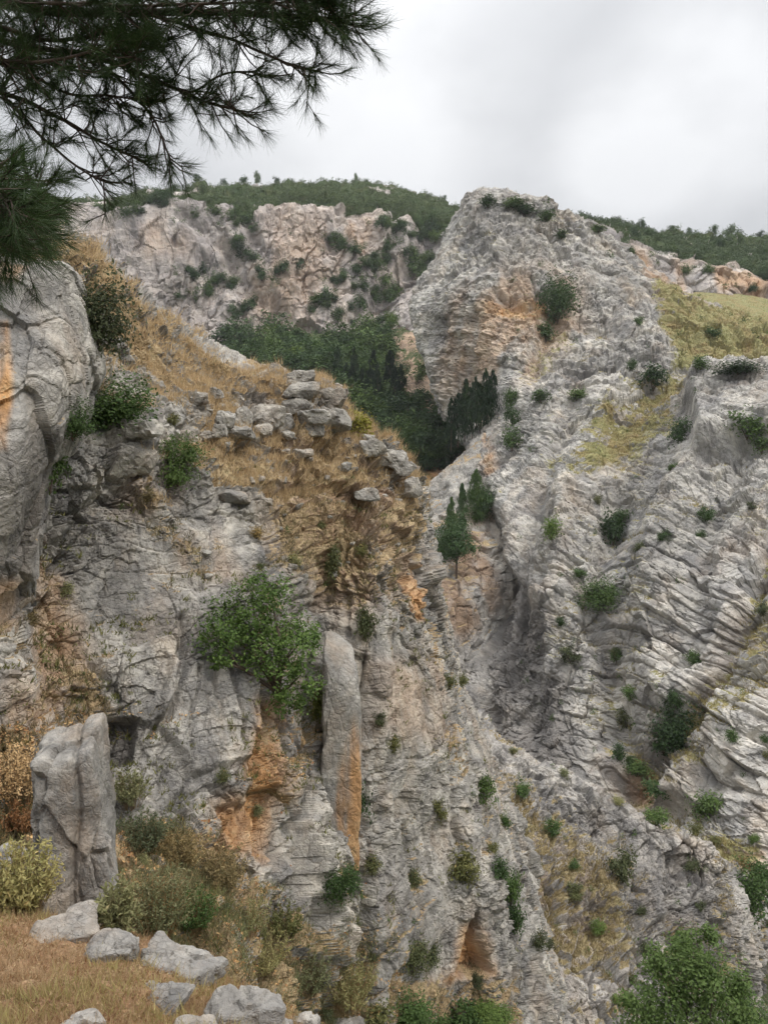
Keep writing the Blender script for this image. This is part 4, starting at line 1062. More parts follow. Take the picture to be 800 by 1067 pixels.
# ---------------------------------------------------------------- shrubs across the gorge
wall_shrubs = [
 (678,402,28,25,M_dark,'round dark bush alone on the upper meadow of the gorge wall'),(776,452,32,28,M_mid,'green bush on the pale knob at the right'),
 (705,458,20,26,M_dark,'dark bush at the left foot of the pale knob'),(579,333,34,46,M_dark,'tall dark bush group below the summit face'),
 (571,352,18,18,M_dark,'small dark bush under the tall one below the summit face'),(622,634,38,32,M_dark,'round dark bush in the middle of the great wall'),
 (640,566,24,36,M_dark,'upright dark bush above the middle of the great wall'),(644,548,18,20,M_mid,'small green bush over the upright dark one'),
 (705,776,48,46,M_dark,'big dark bush in the gully of the great wall'),(690,785,24,26,M_dark,'dark bush at the left side of the big gully bush'),
 (664,806,24,16,M_dark,'flat dark bush low in the gully'),(682,830,28,16,M_dark,'dark bush at the gully bottom'),(736,848,30,26,M_dark,'dark bush on the low right of the great wall'),
 (685,858,22,20,M_mid,'green bush right behind the crest of the low ridge'),(575,558,20,22,M_mid,'green bush on the left flank of the great wall'),
 (532,468,18,24,M_mid,'bush on the wall edge above the cypresses'),(531,442,16,24,M_dark,'dark bush near the wall foot by the wood'),
 (561,416,18,14,M_dark,'small dark bush beside the straw ramp'),(599,414,20,12,M_dark,'flat dark bush at the top of the straw ramp'),
 (730,382,16,14,M_mid,'bush at the edge of the yellow meadow'),(767,388,44,14,M_dark,'low dark hedge-like bush above the pale knob'),
 (741,348,14,10,M_dark,'small bush in the left of the yellow meadow'),(776,357,16,12,M_dark,'small bush in the middle of the yellow meadow'),
 (655,730,16,14,M_mid,'green bush in the left gully of the great wall'),(650,755,18,22,M_olive,'olive bush low in the left gully'),(640,690,12,14,M_mid,'little bush in the upper left gully'),
 (735,540,18,14,M_dark,'dark bush on the banded right buttress'),(792,470,20,18,M_mid,'bush at the right edge under the pale knob'),
 (786,945,50,54,M_mid,'large green bush at the right edge beside the low ridge'),(778,1075,44,36,M_mid,'green bush in the bottom right corner'),
 (506,214,18,12,M_dark,'dark bush on the left tip of the summit'),(532,214,20,12,M_dark,'dark bush on the flat summit'),(548,222,28,14,M_dark,'spreading dark bush on the right of the summit'),
 (568,228,16,12,M_dark,'dark bush right of the summit notch'),(587,246,12,9,M_dark,'tiny bush below the summit shoulder'),(625,240,18,8,M_dark,'low bush on the descending summit ridge'),
 (690,560,12,10,M_dark,'small bush in the banded rock'),(605,600,14,10,M_mid,'small bush left of the upright dark one'),(592,688,20,16,M_olive,'olive bush on the dark lower wall'),
 (760,770,14,12,M_mid,'small bush on the right gully slope'),(720,690,14,16,M_mid,'small bush above the big gully bush'),(793,640,14,14,M_olive,'olive bush at the right edge in the orange gully'),
 (645,790,14,18,M_dark,'small dark bush at the left of the gully bottom'),(530,420,14,18,M_mid,'small bush high on the wall foot'),(700,740,18,22,M_dark,'dark bush on top of the big gully bush'),
 (574,866,16,16,M_mid,'green bush on the crest of the low ridge'),(650,915,26,34,M_olive,'dusky bush on the dark face of the low ridge'),(545,830,14,16,M_mid,'small bush at the start of the low ridge crest'),
 (600,935,16,16,M_olive,'olive bush on the straw side of the low ridge'),(560,985,16,18,M_olive,'olive bush low on the straw side of the low ridge'),(625,970,14,14,M_mid,'green bush in the middle of the straw side'),
 (528,860,12,16,M_mid,'small bush in the cleft at the head of the gully'),(720,905,14,12,M_olive,'small bush near the right end of the ridge crest')]
for a in wall_shrubs: plant(S, *a, 'shrub', 'shrubs across the gorge')

# scattered small shrubs rooted in cracks and on ledges: countable, so each its own thing
rg = np.random.default_rng(77)
SMALL = []
def small(layer, n, cond, seed, smin, smax, mats, label, group, mind=10, hx=.8, name='shrub'):
    for P, d, x, y in pick(layer, n, cond, seed, mind):
        s = smin + (smax - smin) * rg.random() ** 2
        SMALL.append((s, name, x, y, s * (hx + .4 * rg.random()), mats[int(rg.integers(0, len(mats)))], label, group, P, d))
def place_small(most):
    SMALL.sort(key=lambda a: -a[0])
    for s, name, x, y, h, mat, label, group, P, d in SMALL[:most]:
        plant(name, x, y, s, h, mat, label, 'shrub', group, pos=(P, d), lod=0 if s < 8 else 1, parts=s >= 12)
    Vs, T = [], []
    for s, name, x, y, h, mat, label, group, P, d in SMALL[most:]:
        C, nb, tone = crown_points('tuft', 8, 8, int(x * 31 + y))
        w_ = s / FOC * d
        Vs.append((P + C * w_, nb, tone, np.full(len(C), w_ * .2)))
    if Vs:
        link('shrubs', leaf_mesh('shrubs', *[np.concatenate([v[k] for v in Vs]) for k in (0,)], np.concatenate([v[3] for v in Vs]), np.concatenate([v[1] for v in Vs]), np.concatenate([v[2] for v in Vs]), M_dark, .6),
             'tiny dark bushes dotted all over the rock faces of the gorge', 'shrubs', kind='stuff')
small('mountain', 110, lambda x, y, L, i: L['N'][i, 2] > .25, 5, 4, 11, [M_dark, M_mid, M_olive, M_olive], 'small scrubby bush dotted on the great pale wall across the gorge', 'small bushes dotted on the great wall', 14)
small('ridge', 45, lambda x, y, L, i: L['N'][i, 2] > .2, 6, 5, 13, [M_mid, M_olive, M_olive, M_grey], 'small scrubby bush dotted on the low spur in the gorge', 'small bushes dotted on the low spur', 14)
small('cliff', 80, lambda x, y, L, i: y > 520 and L['N'][i, 2] > .25 and L['grass'][i] > .1, 7, 6, 15, [M_olive, M_grey, M_olive, M_weed], 'small weedy bush growing in a crack of the near crag', 'small bushes in cracks of the near crag', 18)
fc_poly = [(105,215),(480,235),(450,300),(400,330),(300,345),(230,340),(130,300)]
bands = [[(180,283),(205,288),(243,296)],[(185,305),(215,310)],[(255,225),(262,240)],[(283,290),(325,283)],[(345,255),(380,262)],[(120,230),(150,222),(180,228)],[(385,232),(415,236),(432,240)],[(400,260),(425,270)],[(340,300),(380,280),(420,255),(448,238)],[(235,248),(262,272),(285,298)],[(410,245),(400,275),(372,300)],[(200,222),(235,232),(255,232)],[(265,315),(240,330)],[(330,322),(345,310)],[(145,205),(185,215),(190,232)]]
def in_band(x, y): return min(float(seg_dist(np.array([x]), np.array([y]), b)[0]) for b in bands) < 6
small('far_cliff', 150, lambda x, y, L, i: y > 205 and in_band(x, y), 8, 7, 16, [M_forest, M_dark, M_forest], 'dark bush on a ledge of the distant pinkish cliff', 'bushes on ledges of the distant cliff', 5, .75)
small('far_cliff', 30, lambda x, y, L, i: y > 225 and L['N'][i, 2] > .2, 18, 4, 8, [M_forest, M_dark], 'dark bush on a ledge of the distant pinkish cliff', 'bushes on ledges of the distant cliff', 8, .75)
small('hill', 40, lambda x, y, L, i: 240 < y < 320 and x > 620, 9, 5, 13, [M_forest, M_dark], 'dark bush along the right-hand cliff band', 'bushes along the right-hand cliff band', 7, .8)
small('far_cliff', 26, lambda x, y, L, i: y > 235 and float(seg_dist(np.array([x]), np.array([y]), [(455,240),(440,275),(415,305),(390,330),(360,345)])[0]) < 18, 28, 9, 20, [M_forest, M_dark, M_mid], 'dark bush in the steep gully of the distant cliff', 'bushes in the gully of the distant cliff', 6, .8)
small('valley', 60, lambda x, y, L, i: (x > 392 and 335 < y < 470) or (300 < y < 345 and x > 370), 19, 8, 20, [M_forest, M_dark, M_mid, M_olive], 'green bush on the stony slope between the wood and the great wall', 'bushes beside the wood', 7, .8)

place_small(215)
# scrub on the two hilltops: nobody could count it
def scrub(layer, n, cond, seed, smin, smax, mat, name, label):
    L = next(l for l in LAYERS if l['name'] == layer)
    r2 = np.random.default_rng(seed)
    px, py, d = proj(L['V'])
    I = np.nonzero(cond(px, py, L))[0]
    I = r2.choice(I, n)
    m = 20
    s = smin + (smax - smin) * r2.random(n) ** 2
    i = np.repeat(np.arange(n), m)
    C = L['V'][I][i] + r2.normal(size=(n * m, 3)) * (s[i] * .28)[:, None] * np.array([1, 1, .8]) + np.array([0, 0, 1]) * (s[i] * .38)[:, None]
    T = np.clip(.6 * r2.random(n)[i] + .4 * r2.random(n * m), 0, 1)
    N = unit(np.array([0, -.2, .7]) + r2.normal(size=C.shape) * .6)
    link(name, leaf_mesh(name, C, s[i] * .26, N, T, mat, .7, None, r2), label, 'scrub', kind='stuff')
M_scrub = leaf_mat('leaf_scrub', (.045, .075, .030), (.10, .14, .055), .15)
scrub('far_cliff', 14000, lambda x, y, L: (y < 232) & (L['grass'] > .45) & (L['dep'] > 300), 31, .9, 2.5, M_scrub, 'scrub', 'dense dark green scrub covering the distant hilltop')
scrub('hill', 8000, lambda x, y, L: (y < 290) & (L['grass'] > .45) & (x > 590), 32, .8, 2.2, M_scrub, 'scrub', 'dense dark green scrub on the right-hand ridge top')
scrub('valley', 2600, lambda x, y, L: (y < 480) & (L['grass'] > .5), 33, .8, 2.2, M_forest, 'undergrowth', 'dark undergrowth beneath the trees of the wooded valley')

# skyline trees
def sky_tree(layer, px, hpx, wpx, label, kind='tree', mat=None):
    L = next(l for l in LAYERS if l['name'] == layer)
    x, y, d = proj(L['V'])
    I = np.nonzero((np.abs(x - px) < 2.5) & (d < (430 if layer == 'far_cliff' else 345)))[0]
    i = I[np.argmin(y[I])]
    plant('tree', px, float(y[i]) + 1, wpx * .85, hpx * .75, mat or M_forest, label, 'tree', 'trees on the skyline', kind=kind, pos=(L['V'][i], float(d[i])), lod=1, parts=True, trunk=True, lift=.06)
for px, h, w_, lab in ((270,16,8,'tall dark tree on the left of the distant hilltop skyline'),(252,11,9,'rounded dark tree left of the tall one on the distant skyline'),(372,10,5,'lone thin tree near the top of the distant hill'),
    (232,9,9,'low dark tree at the left shoulder of the distant hill'),(462,6,4,'tiny tree on the right descent of the distant hill'),(205,10,9,'dark tree above the grey part of the distant cliff'),(180,9,10,'broad dark tree at the far left of the distant skyline'),(290,8,8,'small rounded tree right of the tall skyline tree')):
    sky_tree('far_cliff', px, h, w_, lab)
for px, h, w_, lab in ((671,13,9,'dark tree on the skyline just right of the summit'),(746,13,9,'tall dark tree in the middle of the right-hand skyline'),(720,9,6,'small tree left of the tall one on the right-hand skyline'),(793,9,7,'small tree at the right end of the skyline'),(698,5,6,'tiny round tree between two others on the right skyline')):
    sky_tree('hill', px, h, w_, lab)

# ---------------------------------------------------------------- the wood in the valley
wood = [(228,352),(262,342),(300,352),(345,358),(385,348),(405,355),(402,372),(396,392),(404,425),(440,446),(470,452),(480,470),(450,490),(425,480),(385,452),(345,402),(290,392),(240,376)]
def inside(p, poly):
    return float(poly_mask(np.array([p[0]]), np.array([p[1]]), poly, .01)[0]) > .5
def valley_pt(px, py, layer='valley'):
    L = next(l for l in LAYERS if l['name'] == layer)
    x, y, d = proj(L['V'])
    k = np.argmin((x - px) ** 2 + (y - py) ** 2)
    return L['V'][k], float(d[k])
r3 = np.random.default_rng(12)
pts = []
while len(pts) < 150:
    p = (r3.uniform(215, 490), r3.uniform(335, 500))
    NT_ = globals().get('NT_', 0) + 1
    if NT_ > 60000: break
    if not inside(p, wood): continue
    if inside(p, [(398,395),(418,385),(440,395),(432,440),(410,425)]) and r3.random() < .75: continue
    if any((p[0] - a) ** 2 + ((p[1] - b) * 1.8) ** 2 < 105 for a, b in pts): continue
    pts.append(p)
    if len(pts) > 150 and r3.random() < .0008: break
pts.sort(key=lambda p: p[1])
for x, y in pts:
    P, d = valley_pt(x, y + 6)
    s = r3.uniform(15, 32) * (1.0 if y < 400 else 1.1)
    plant('pine_tree', x, y, s, s * r3.uniform(.85, 1.15), [M_forest, M_forest, M_dark, M_mid][int(r3.integers(0, 4))], 'dark round-crowned pine crowded into the wooded valley', 'tree', 'pines of the wooded valley', kind='pine', pos=(P, d), lod=1, parts=True, trunk=True, lift=.12)
for k_, (x, y) in enumerate([(360,424),(368,427),(377,428),(386,430),(394,431),(403,430),(411,432),(418,426),(352,412),(370,412),(389,414),(406,412)]):
    P, d = valley_pt(x, y)
    plant('cypress_tree', x, y, r3.uniform(11, 14), r3.uniform(46, 56), M_cyp, 'dark spire-shaped cypress in the row behind the crag edge', 'tree', 'cypress row in the valley', kind='cypress', pos=(P, d), lod=1, parts=True, trunk=True, lift=.06)
for k_, (x, y) in enumerate([(484,452),(492,450),(500,448),(508,444),(477,458),(496,438),(506,432),(470,462),(486,440),(512,436)]):
    d = 149.0; P = np.array(at(x, y, d))
    plant('cypress_tree', x, y, r3.uniform(13, 17), r3.uniform(44, 54), M_cyp, 'dark cypress in the clump at the foot of the great wall', 'tree', 'cypress clump under the great wall', kind='cypress', pos=(P, d), lod=1, parts=True, trunk=True, lift=.06)
# the bowl
plant('cypress_tree', 481, 556, 13, 56, M_forest, 'slim tall cypress at the top of the reddish soil bowl', 'tree', kind='cypress', lod=2, parts=True, trunk=True, lift=.05, pos=valley_pt(481, 556, 'spur'))
plant('cypress_tree', 470, 580, 15, 66, M_forest, 'slim cypress left of the tallest in the soil bowl', 'tree', kind='cypress', lod=2, parts=True, trunk=True, lift=.1, pos=valley_pt(470, 580, 'spur'))
plant('pine_tree', 475, 602, 36, 66, M_forest, 'dark pine on a bare straight trunk in the soil bowl', 'tree', kind='pine', lod=2, parts=True, trunk=True, lift=.38, pos=valley_pt(475, 602, 'spur'))
plant('cypress_tree', 496, 540, 20, 56, M_forest, 'broad dark cypress at the right rim of the soil bowl', 'tree', kind='cypress', lod=2, parts=True, trunk=True, lift=.05, pos=tuple(surf(496, 541, 1)[k] for k in (0, 2)))
plant('pine_tree', 505, 538, 24, 36, M_forest, 'bushy dark tree leaning on the broad cypress', 'tree', kind='pine', lod=2, parts=True, trunk=True, lift=.1, pos=tuple(surf(505, 539, 1)[k] for k in (0, 2)))
plant('pine_tree', 461, 582, 22, 36, M_forest, 'low bushy tree at the left of the soil bowl', 'tree', kind='pine', lod=2, parts=True, trunk=True, lift=.12, pos=valley_pt(461, 582, 'spur'))

# the wood goes on down the slope behind the crag
for q in range(60):
    x, y = r3.uniform(225, 430), r3.uniform(400, 520)
    P, d = valley_pt(x, y)
    s = r3.uniform(22, 34)
    plant('pine_tree', x, y, s, s * r3.uniform(.85, 1.15), [M_forest, M_dark][int(r3.integers(0, 2))], 'dark round-crowned pine crowded into the wooded valley', 'tree', 'pines of the wooded valley', kind='pine', pos=(P, d), lod=1, parts=True, trunk=True, lift=.12)
# ---------------------------------------------------------------- broadleaf tree at the bottom right
def valley_tree():
    d = 34.0
    rg = np.random.default_rng(21)
    base = np.array(at(722, 1190, d + .6))
    lobes = [(700,1010,30),(728,1000,26),(712,985,18),(745,1022,28),(690,1035,30),(725,1040,36),(762,1050,30),(672,1060,28),(705,1075,36),(745,1080,36),(780,1070,22),(684,1000,12),(740,975,9),(665,1085,24),(655,1045,10),(770,1030,12)]
    Cs, Ns, Ts, st = [], [], [], []
    fork = base + np.array([0, 0, 2.2])
    for lx, ly, lr in lobes:
        c = np.array(at(lx, ly, d + rg.normal() * .7)); r = lr / FOC * d
        for q in range(int(lr * 1.3) + 4):
            dv = unit(rg.normal(size=3)); cc = c + dv * r * (.3 + .75 * rg.random())
            n = 26; Cs.append(cc + rg.normal(size=(n, 3)) * (.10 + r * .10)); Ns.append(unit(dv * .4 + np.array([0, 0, .7]) + rg.normal(size=(n, 3)) * .5)); Ts.append(np.clip(.55 * rg.random() + .45 * rg.random(n), 0, 1))
        st.append(([fork, (fork + c) / 2 + rg.normal(size=3) * .25, c], [.09, .05, .012]))
    C = np.concatenate(Cs); N = np.concatenate(Ns); T = np.concatenate(Ts)
    o = link('tree', None, 'light green leafy tree rising from the gorge at the bottom right', 'tree', loc=[float(x) for x in base])
    link('crown', leaf_mesh('crown', C - base, .17 * (.6 + .8 * rg.random(len(C))), N, T, M_bright, .55, None, rg), parent=o)
    link('trunk', tubes_mesh('trunk', [([(0, 0, -8), (.05, 0, -3), (0, .05, 0), (0, 0, 2.2)], [.22, .18, .14, .1])] + [(np.array(p) - base, r) for p, r in st], M_bark, 6), parent=o)
valley_tree()

# ---------------------------------------------------------------- grass
M_dry = leaf_mat('dry_straw', (.20, .125, .068), (.44, .34, .205), .3)
def blades(name, layer, n, per, hmin, hmax, wid, spread, mat, label, cond, seed, cat='grass', droop=.35):
    L = next(l for l in LAYERS if l['name'] == layer)
    r2 = np.random.default_rng(seed)
    px, py, d = proj(L['V'])
    I = np.nonzero(cond(px, py, L) & (px > -60) & (px < 860) & (py < 1130) & (py > 100))[0]
    I = r2.choice(I, n)
    i = np.repeat(np.arange(n), per); m = n * per
    base = L['V'][I][i] + r2.normal(size=(m, 3)) * spread * np.array([1, 1, .15])
    h = (hmin + (hmax - hmin) * r2.random(n) ** 1.5)[i] * (.6 + .5 * r2.random(m))
    dirv = unit(np.array([0, 0, 1.]) + r2.normal(size=(m, 3)) * np.array([1, 1, .2]) * droop + (base - L['V'][I][i]) / max(spread, 1e-6) * .22)
    side = unit(np.cross(dirv, r2.normal(size=(m, 3))))
    w_ = wid * (.6 + .8 * r2.random(m))
    V = np.stack([base - side * w_[:, None] - np.array([0, 0, .02]), base + side * w_[:, None] - np.array([0, 0, .02]), base + dirv * h[:, None]], 1).reshape(-1, 3)
    T = np.clip(.5 * r2.random(n)[i] + .5 * r2.random(m), 0, 1)
    me = raw_mesh(name, V, np.arange(m * 3, dtype=np.int32), 3, {'tone': np.repeat(T, 3)}, mat)
    link(name, me, label, cat, kind='stuff')
blades('grass', 'ground', 8500, 9, .03, .13, .0022, .03, M_dry, 'short dry straw matted over the ledge in the bottom left corner', lambda x, y, L: (L['dep'] > 3.8), 41, droop=.7)
blades('grass', 'ground', 2600, 7, .02, .09, .004, .025, leaf_mat('red_weed', (.17, .075, .035), (.33, .19, .09), .3), 'reddish withered weeds among the straw of the ledge', lambda x, y, L: (L['dep'] > 3.8), 42, droop=.9)
blades('grass', 'cliff', 5200, 10, .12, .42, .008, .09, M_straw, 'tall dry straw on the slopes and terraces of the near crag', lambda x, y, L: (y < 530) & (L['grass'] > .5) & (L['N'][:, 2] > .25), 43, droop=.35)
blades('grass', 'cliff', 4200, 9, .08, .28, .007, .08, M_weed, 'brown and olive withered weeds in the cracks of the near crag', lambda x, y, L: (y > 500) & (L['grass'] > .45) & (L['N'][:, 2] > .1), 44, droop=.5)
blades('grass', 'cliff', 5200, 10, .05, .20, .005, .07, M_grey, 'pale green-grey weeds at the foot of the near crag', lambda x, y, L: (y > 830) & (x < 430) & (L['grass'] > .35) & (L['N'][:, 2] > .05) & (fbm(L['V'], 1.5, 14, 3) > -.1), 49, cat='weeds', droop=.6)
blades('grass', 'cliff', 1500, 8, .05, .2, .014, .05, M_olive, 'olive weeds sprouting from cracks all over the near crag', lambda x, y, L: (y > 480) & (y < 1000) & (L['N'][:, 2] > .35) & (fbm(L['V'], .9, 15, 3) > .12), 50, cat='weeds', droop=.7)
blades('grass', 'mountain', 4200, 8, .3, .8, .035, .3, leaf_mat('meadow_straw', (.16, .14, .05), (.36, .29, .13), .3), 'yellow-green tussocks on the ledges of the great wall', lambda x, y, L: (L['grass'] > .5) & (L['N'][:, 2] > .2), 45)
blades('grass', 'meadow', 3000, 8, .2, .6, .03, .3, leaf_mat('meadow_green', (.11, .13, .05), (.30, .27, .13), .3), 'yellow-green grass of the sloping meadow under the right cliff band', lambda x, y, L: (L['grass'] > .3) & (y < 420), 48)
blades('grass', 'ridge', 3000, 8, .15, .5, .02, .2, M_weed, 'dry grass on the straw side of the low spur', lambda x, y, L: (L['grass'] > .5) & (L['N'][:, 2] > .15), 46)

blades('grass', 'ground', 1500, 9, .05, .16, .004, .02, leaf_mat('herb', (.15, .15, .06), (.34, .31, .16), .3), 'pale green-grey herbs in the straw of the ledge', lambda x, y, L: (L['dep'] > 4.2) & (fbm(L['V'], .9, 12, 3) > .02), 47, droop=.6)
def litter(name, layer, n, size, mat, label, cond, seed):
    L = next(l for l in LAYERS if l['name'] == layer)
    r2 = np.random.default_rng(seed)
    px, py, d = proj(L['V'])
    I = np.nonzero(cond(px, py, L) & (px > -60) & (px < 860) & (py < 1130))[0]
    I = r2.choice(I, n)
    C = L['V'][I] + r2.normal(size=(n, 3)) * np.array([.02, .02, .008]) + np.array([0, 0, .012])
    N = unit(np.array([0, -.2, .8]) + r2.normal(size=C.shape) * .6)
    link(name, leaf_mesh(name, C, size * (.4 + r2.random(n)), N, r2.random(n), mat, .55, None, r2), label, 'litter', kind='stuff')
M_lit = leaf_mat('litter', (.20, .10, .05), (.46, .34, .18), .2)
litter('litter', 'ground', 26000, .024, M_lit, 'brown and yellow leaf litter strewn over the dry ledge', lambda x, y, L: L['dep'] > 3.8, 71)
litter('litter', 'cliff', 16000, .06, M_lit, 'brown and yellow dead leaves on the weedy foot of the near crag', lambda x, y, L: (y > 740) & (x < 420) & (L['grass'] > .35), 72)
# ---------------------------------------------------------------- the pine whose boughs hang into the view
def pine():
    rg = np.random.default_rng(99)
    base = np.array([-4.6, 4.2, -3.1])
    top = base + np.array([.5, .2, 10.5])
    o = link('pine_tree', None, 'old pine beside the viewer, its needled boughs hanging across the top left', 'tree', loc=[float(x) for x in base])
    tr = [base, base + (.1, 0, 2.5), base + (.2, .15, 5.5), base + (.45, .2, 8), top]
    link('trunk', tubes_mesh('trunk', [(np.array(tr) - base, [.30, .25, .20, .13, .04])], M_pbark, 12), parent=o)
    def A(l): return [np.array(at(*p)) for p in l]
    boughs = [
     (A([(-300,-120,4.4),(-120,-30,4.3),(0,4,4.2),(150,14,4.1),(260,14,4.0),(335,20,3.9),(372,27,3.85)]), .045, 1.0),
     (A([(150,14,4.1),(195,28,4.05),(245,42,4.0),(290,62,3.95),(335,76,3.9)]), .014, .8),
     (A([(-300,-60,4.6),(-120,0,4.5),(0,42,4.4),(100,60,4.3),(170,86,4.2),(220,106,4.15),(252,113,4.1)]), .030, .65),
     (A([(100,60,4.3),(135,95,4.3),(160,125,4.25),(173,155,4.2),(178,172,4.2)]), .012, .8),
     (A([(-300,0,4.7),(-130,60,4.6),(0,95,4.5),(60,122,4.4),(110,150,4.35),(150,168,4.3)]), .026, .65),
     (A([(0,95,4.5),(50,148,4.4),(88,180,4.3),(120,192,4.3)]), .012, .8),
     (A([(-300,60,4.4),(-120,120,4.2),(-40,160,4.0),(25,185,3.9),(45,208,3.9)]), .02, 1.1),
     (A([(170,86,4.2),(200,95,4.2),(235,75,4.15),(262,72,4.1),(275,66,4.1)]), .009, .7),
     (A([(-120,-30,4.3),(0,-20,4.1),(100,-12,4.0),(200,-14,3.9),(300,-6,3.8),(350,5,3.8)]), .03, 1.2),
     (A([(-100,10,4.2),(0,28,4.1),(60,40,4.1),(120,36,4.1),(170,48,4.1)]), .02, 1.2),
     (A([(-120,80,3.6),(-60,140,3.3),(-10,185,3.1),(15,215,3.0),(24,238,3.0)]), .018, .9),
     (A([(-120,140,3.4),(-60,200,3.1),(-25,230,3.0),(-4,252,2.95)]), .014, .9),
     (A([(0,95,4.5),(30,60,4.4),(90,75,4.3),(130,70,4.3)]), .012, .9),
     (A([(-100,-50,3.9),(0,-8,3.9),(120,6,3.9),(220,4,3.85),(310,2,3.8)]), .015, 1.5),
     (A([(-80,50,4.0),(0,62,4.0),(60,60,4.0),(110,52,3.95),(150,62,3.9)]), .015, 1.4),
     (A([(-80,150,2.9),(-30,180,2.7),(-8,198,2.6),(8,210,2.55)]), .012, 1.2),
     (A([(-80,190,2.9),(-30,222,2.7),(-18,238,2.6),(-6,250,2.55)]), .012, 1.2),
     (A([(-60,30,4.3),(20,70,4.3),(70,95,4.25),(110,100,4.2),(150,105,4.2)]), .014, .9)]
    bl, twigs, tufts = [], [], []
    first = 0
    for pts, r0, dn in boughs:
        pts = np.array(pts)
        seg = np.linalg.norm(np.diff(pts, axis=0), axis=1); Ltot = seg.sum()
        Mw_, _ = cr_weights(len(pts), [8] * (len(pts) - 1)); fine = Mw_ @ pts
        fine = fine + np.stack([fbm(fine, .35, 7 + q, 3) for q in range(3)], 1) * .02
        rad = np.linspace(r0 * .8, .004, len(fine))
        bl.append((fine, rad))
        px, py, _ = proj(fine)
        n = int(Ltot * 44 * dn)
        for q in range(n):
            t = rg.random(); k = int(t * (len(fine) - 1))
            if px[k] < -60: continue
            fwd = unit(fine[min(k + 2, len(fine) - 1)] - fine[max(k - 2, 0)])
            dv = unit(fwd * .7 + rg.normal(size=3) * .62 + np.array([0, 0, .02]))
            ln = .07 + .24 * rg.random() * (1 - .4 * t)
            p0 = fine[k]; mid = p0 + dv * ln * .5 - np.array([0, 0, .012]); p1 = p0 + dv * ln + np.array([0, 0, .02 * rg.random()])
            twigs.append(([p0, mid, p1], [.0045, .0035, .002]))
            tufts.append((p1, unit(p1 - mid), 1.0))
            for _ in range(int(rg.integers(0, 3))):
                s = .3 + .6 * rg.random(); b0 = p0 + dv * ln * s; d2 = unit(dv + rg.normal(size=3) * .7); l2 = .05 + .10 * rg.random()
                twigs.append(([b0, b0 + d2 * l2 * .5, b0 + d2 * l2], [.003, .0025, .0015])); tufts.append((b0 + d2 * l2, d2, .9))
        tufts.append((fine[-1], unit(fine[-1] - fine[-4]), 1.1))
    for b_ in bl:
        link('branch', tubes_mesh('branch', [(b_[0] - base, b_[1])], M_pbark, 7), parent=o)
    link('twigs', tubes_mesh('twigs', [(np.array(p) - base, r) for p, r in twigs], M_pbark, 4), parent=o)['kind'] = 'stuff'
    nn = 46
    tp = np.array([t[0] for t in tufts]); td = np.array([t[1] for t in tufts]); ts = np.array([t[2] for t in tufts])
    i = np.repeat(np.arange(len(tp)), nn); m = len(i)
    back = rg.random(m)
    root = tp[i] - td[i] * (back * .075)[:, None]
    dv = unit(td[i] * (.85 + .3 * rg.random((m, 1))) + rg.normal(size=(m, 3)) * .42)
    ln = (.065 + .05 * rg.random(m)) * ts[i]
    tip = root + dv * ln[:, None] - np.array([0, 0, 1]) * (ln * .10)[:, None]
    side = unit(np.cross(dv, rg.normal(size=(m, 3)))) * .0009
    V = np.stack([root - side, root + side, tip + side * .3, tip - side * .3], 1).reshape(-1, 3) - base
    T = np.clip(.5 * rg.random(len(tp))[i] + .5 * rg.random(m), 0, 1)
    M_needle = leaf_mat('needle', (.020, .040, .012), (.055, .090, .025), .2)
    link('needles', raw_mesh('needles', V, np.arange(m * 4, dtype=np.int32), 4, {'tone': np.repeat(T, 4)}, M_needle), parent=o)['kind'] = 'stuff'
    print('tufts', len(tp))
pine()
# ================================================================ SKY, SUN, CAMERA
SUN_EL, SUN_AZ = 52.0, 125.0      # azimuth clockwise from the view direction (+Y)
w = bpy.data.worlds.new('World'); scene.world = w
w.use_nodes = True
nt = w.node_tree; nt.nodes.clear(); g = NT(nt)
sky = g.n('ShaderNodeTexSky', sky_type='NISHITA')
sky.sun_disc = False; sky.sun_elevation = R(SUN_EL); sky.sun_rotation = R(SUN_AZ)
dirv = g.n('ShaderNodeTexCoord').outputs['Generated']
nrm = g.n('ShaderNodeVectorMath', operation='NORMALIZE', ins={0: dirv}).outputs[0]
z = g.n('ShaderNodeSeparateXYZ', ins={0: nrm}).outputs[2]
n1 = g.noise(g.mapping(nrm, (1, 1, 1.7), (.2, .1, .3)), 2.6, 6, .52, .35)
n2 = g.noise(g.mapping(nrm, (1, 1, 2.2), (.7, .3, 1.3)), 6.0, 5, .5, .2)
cl = g.math('ADD', g.math('MULTIPLY', n1, .75), g.math('MULTIPLY', n2, .25))
def bank(px, py, r0, r1, amt):
    v = Vector(at(px, py, 1)).normalized()
    d = g.n('ShaderNodeVectorMath', operation='DOT_PRODUCT', ins={0: nrm, 1: tuple(v)}).outputs['Value']
    mr = g.n('ShaderNodeMapRange', interpolation_type='SMOOTHSTEP', ins={'Value': d, 'From Min': math.cos(r1), 'From Max': math.cos(r0), 'To Min': 0, 'To Max': amt})
    return mr.outputs[0]
for b_ in ((400, 20, .0, .30, .16), (300, 130, .0, .3, .12), (705, 130, .0, .15, .28), (640, 175, .0, .11, .14), (740, 100, .0, .1, .06), (620, 40, .02, .30, -.13), (560, 130, 0, .16, -.06), (720, 210, .0, .12, -.05), (520, 200, 0, .2, .08), (800, 240, 0, .1, .10)):
    cl = g.math('ADD', cl, bank(*b_))
cc = g.ramp(cl, [(.28, (.55, .557, .57)), (.42, (.62, .627, .64)), (.56, (.70, .706, .717)), (.80, (.90, .904, .912))])
lift = g.math('MULTIPLY_ADD', g.math('POWER', g.math('MAXIMUM', z, 0.0), 3.0), 2.6, .58)     # an overcast sky is brightest overhead
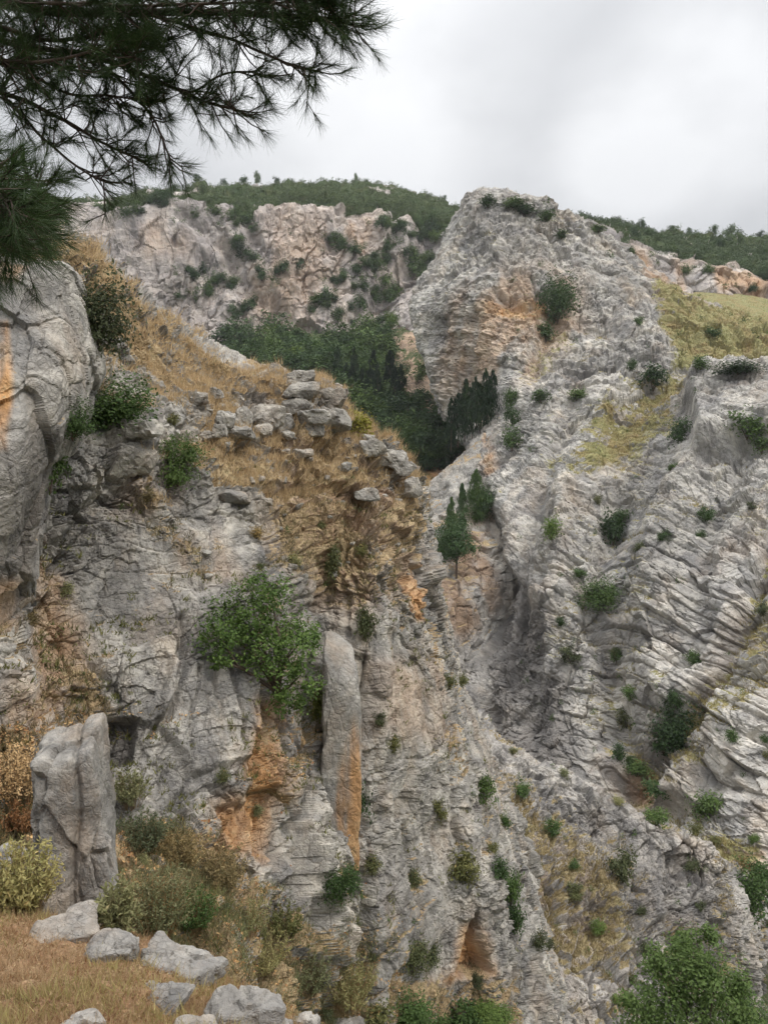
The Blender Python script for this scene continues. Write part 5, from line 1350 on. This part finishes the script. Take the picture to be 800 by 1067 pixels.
cc = g.mix(1, cc, g.n('ShaderNodeCombineXYZ', ins={0: lift, 1: lift, 2: lift}).outputs[0], 'MULTIPLY')
cc10 = g.mix(1, cc, (10, 10, 10), 'MULTIPLY')
for n in nt.nodes:
    if n.bl_idname == 'ShaderNodeMix': n.clamp_result = False
col = g.mix(.93, sky.outputs[0], cc10)
bg = g.n('ShaderNodeBackground', ins={'Color': col, 'Strength': .1})
g.n('ShaderNodeOutputWorld', ins={'Surface': bg.outputs[0]})

sl = bpy.data.lights.new('sun', 'SUN'); sl.energy = 1.2; sl.angle = R(14); sl.color = (1, .95, .88)
so = bpy.data.objects.new('sun', sl); COL.objects.link(so)
sd = Vector((math.sin(R(SUN_AZ)) * math.cos(R(SUN_EL)), math.cos(R(SUN_AZ)) * math.cos(R(SUN_EL)), math.sin(R(SUN_EL))))
so.rotation_euler = sd.to_track_quat('Z', 'Y').to_euler()
so.location = sd * 100

cam = bpy.data.cameras.new('camera'); co = bpy.data.objects.new('camera', cam); COL.objects.link(co)
cam.sensor_fit = 'HORIZONTAL'; cam.sensor_width = 36; cam.lens = 36 * FOC / W
cam.clip_start = .1; cam.clip_end = 20000
co.location = (0, 0, 0); co.rotation_euler = (R(90) + PITCH, 0, 0)
scene.camera = co
vs = scene.view_settings
vs.view_transform = 'Standard'; vs.look = 'None'; vs.gamma = 1; vs.exposure = 0.68; vs.use_curve_mapping = False
scene.cycles.max_bounces = 6; scene.cycles.diffuse_bounces = 4; scene.cycles.transparent_max_bounces = 4
scene.cycles.use_adaptive_sampling = True; scene.cycles.adaptive_threshold = .03

# ---------------------------------------------------------------- a little moisture in the air of the gorge
hb = bpy.data.meshes.new('haze')
x0, x1, y0, y1, z0, z1 = -6000, 6000, -6000, 6000, -140, 190
hb.from_pydata([(x, y, z_) for x in (x0, x1) for y in (y0, y1) for z_ in (z0, z1)], [], [(0, 1, 3, 2), (4, 6, 7, 5), (0, 4, 5, 1), (2, 3, 7, 6), (0, 2, 6, 4), (1, 5, 7, 3)])
hm, hn = new_mat('haze'); gg = NT(hn)
pv = gg.n('ShaderNodeVolumePrincipled', ins={'Color': (.93, .95, 1, 1), 'Density': .00015, 'Anisotropy': .3})
gg.n('ShaderNodeOutputMaterial', ins={'Volume': pv.outputs[0]})
hb.materials.append(hm)
link('haze', hb, 'thin pale haze in the air of the gorge', 'haze', kind='stuff')
scene.cycles.volume_bounces = 0
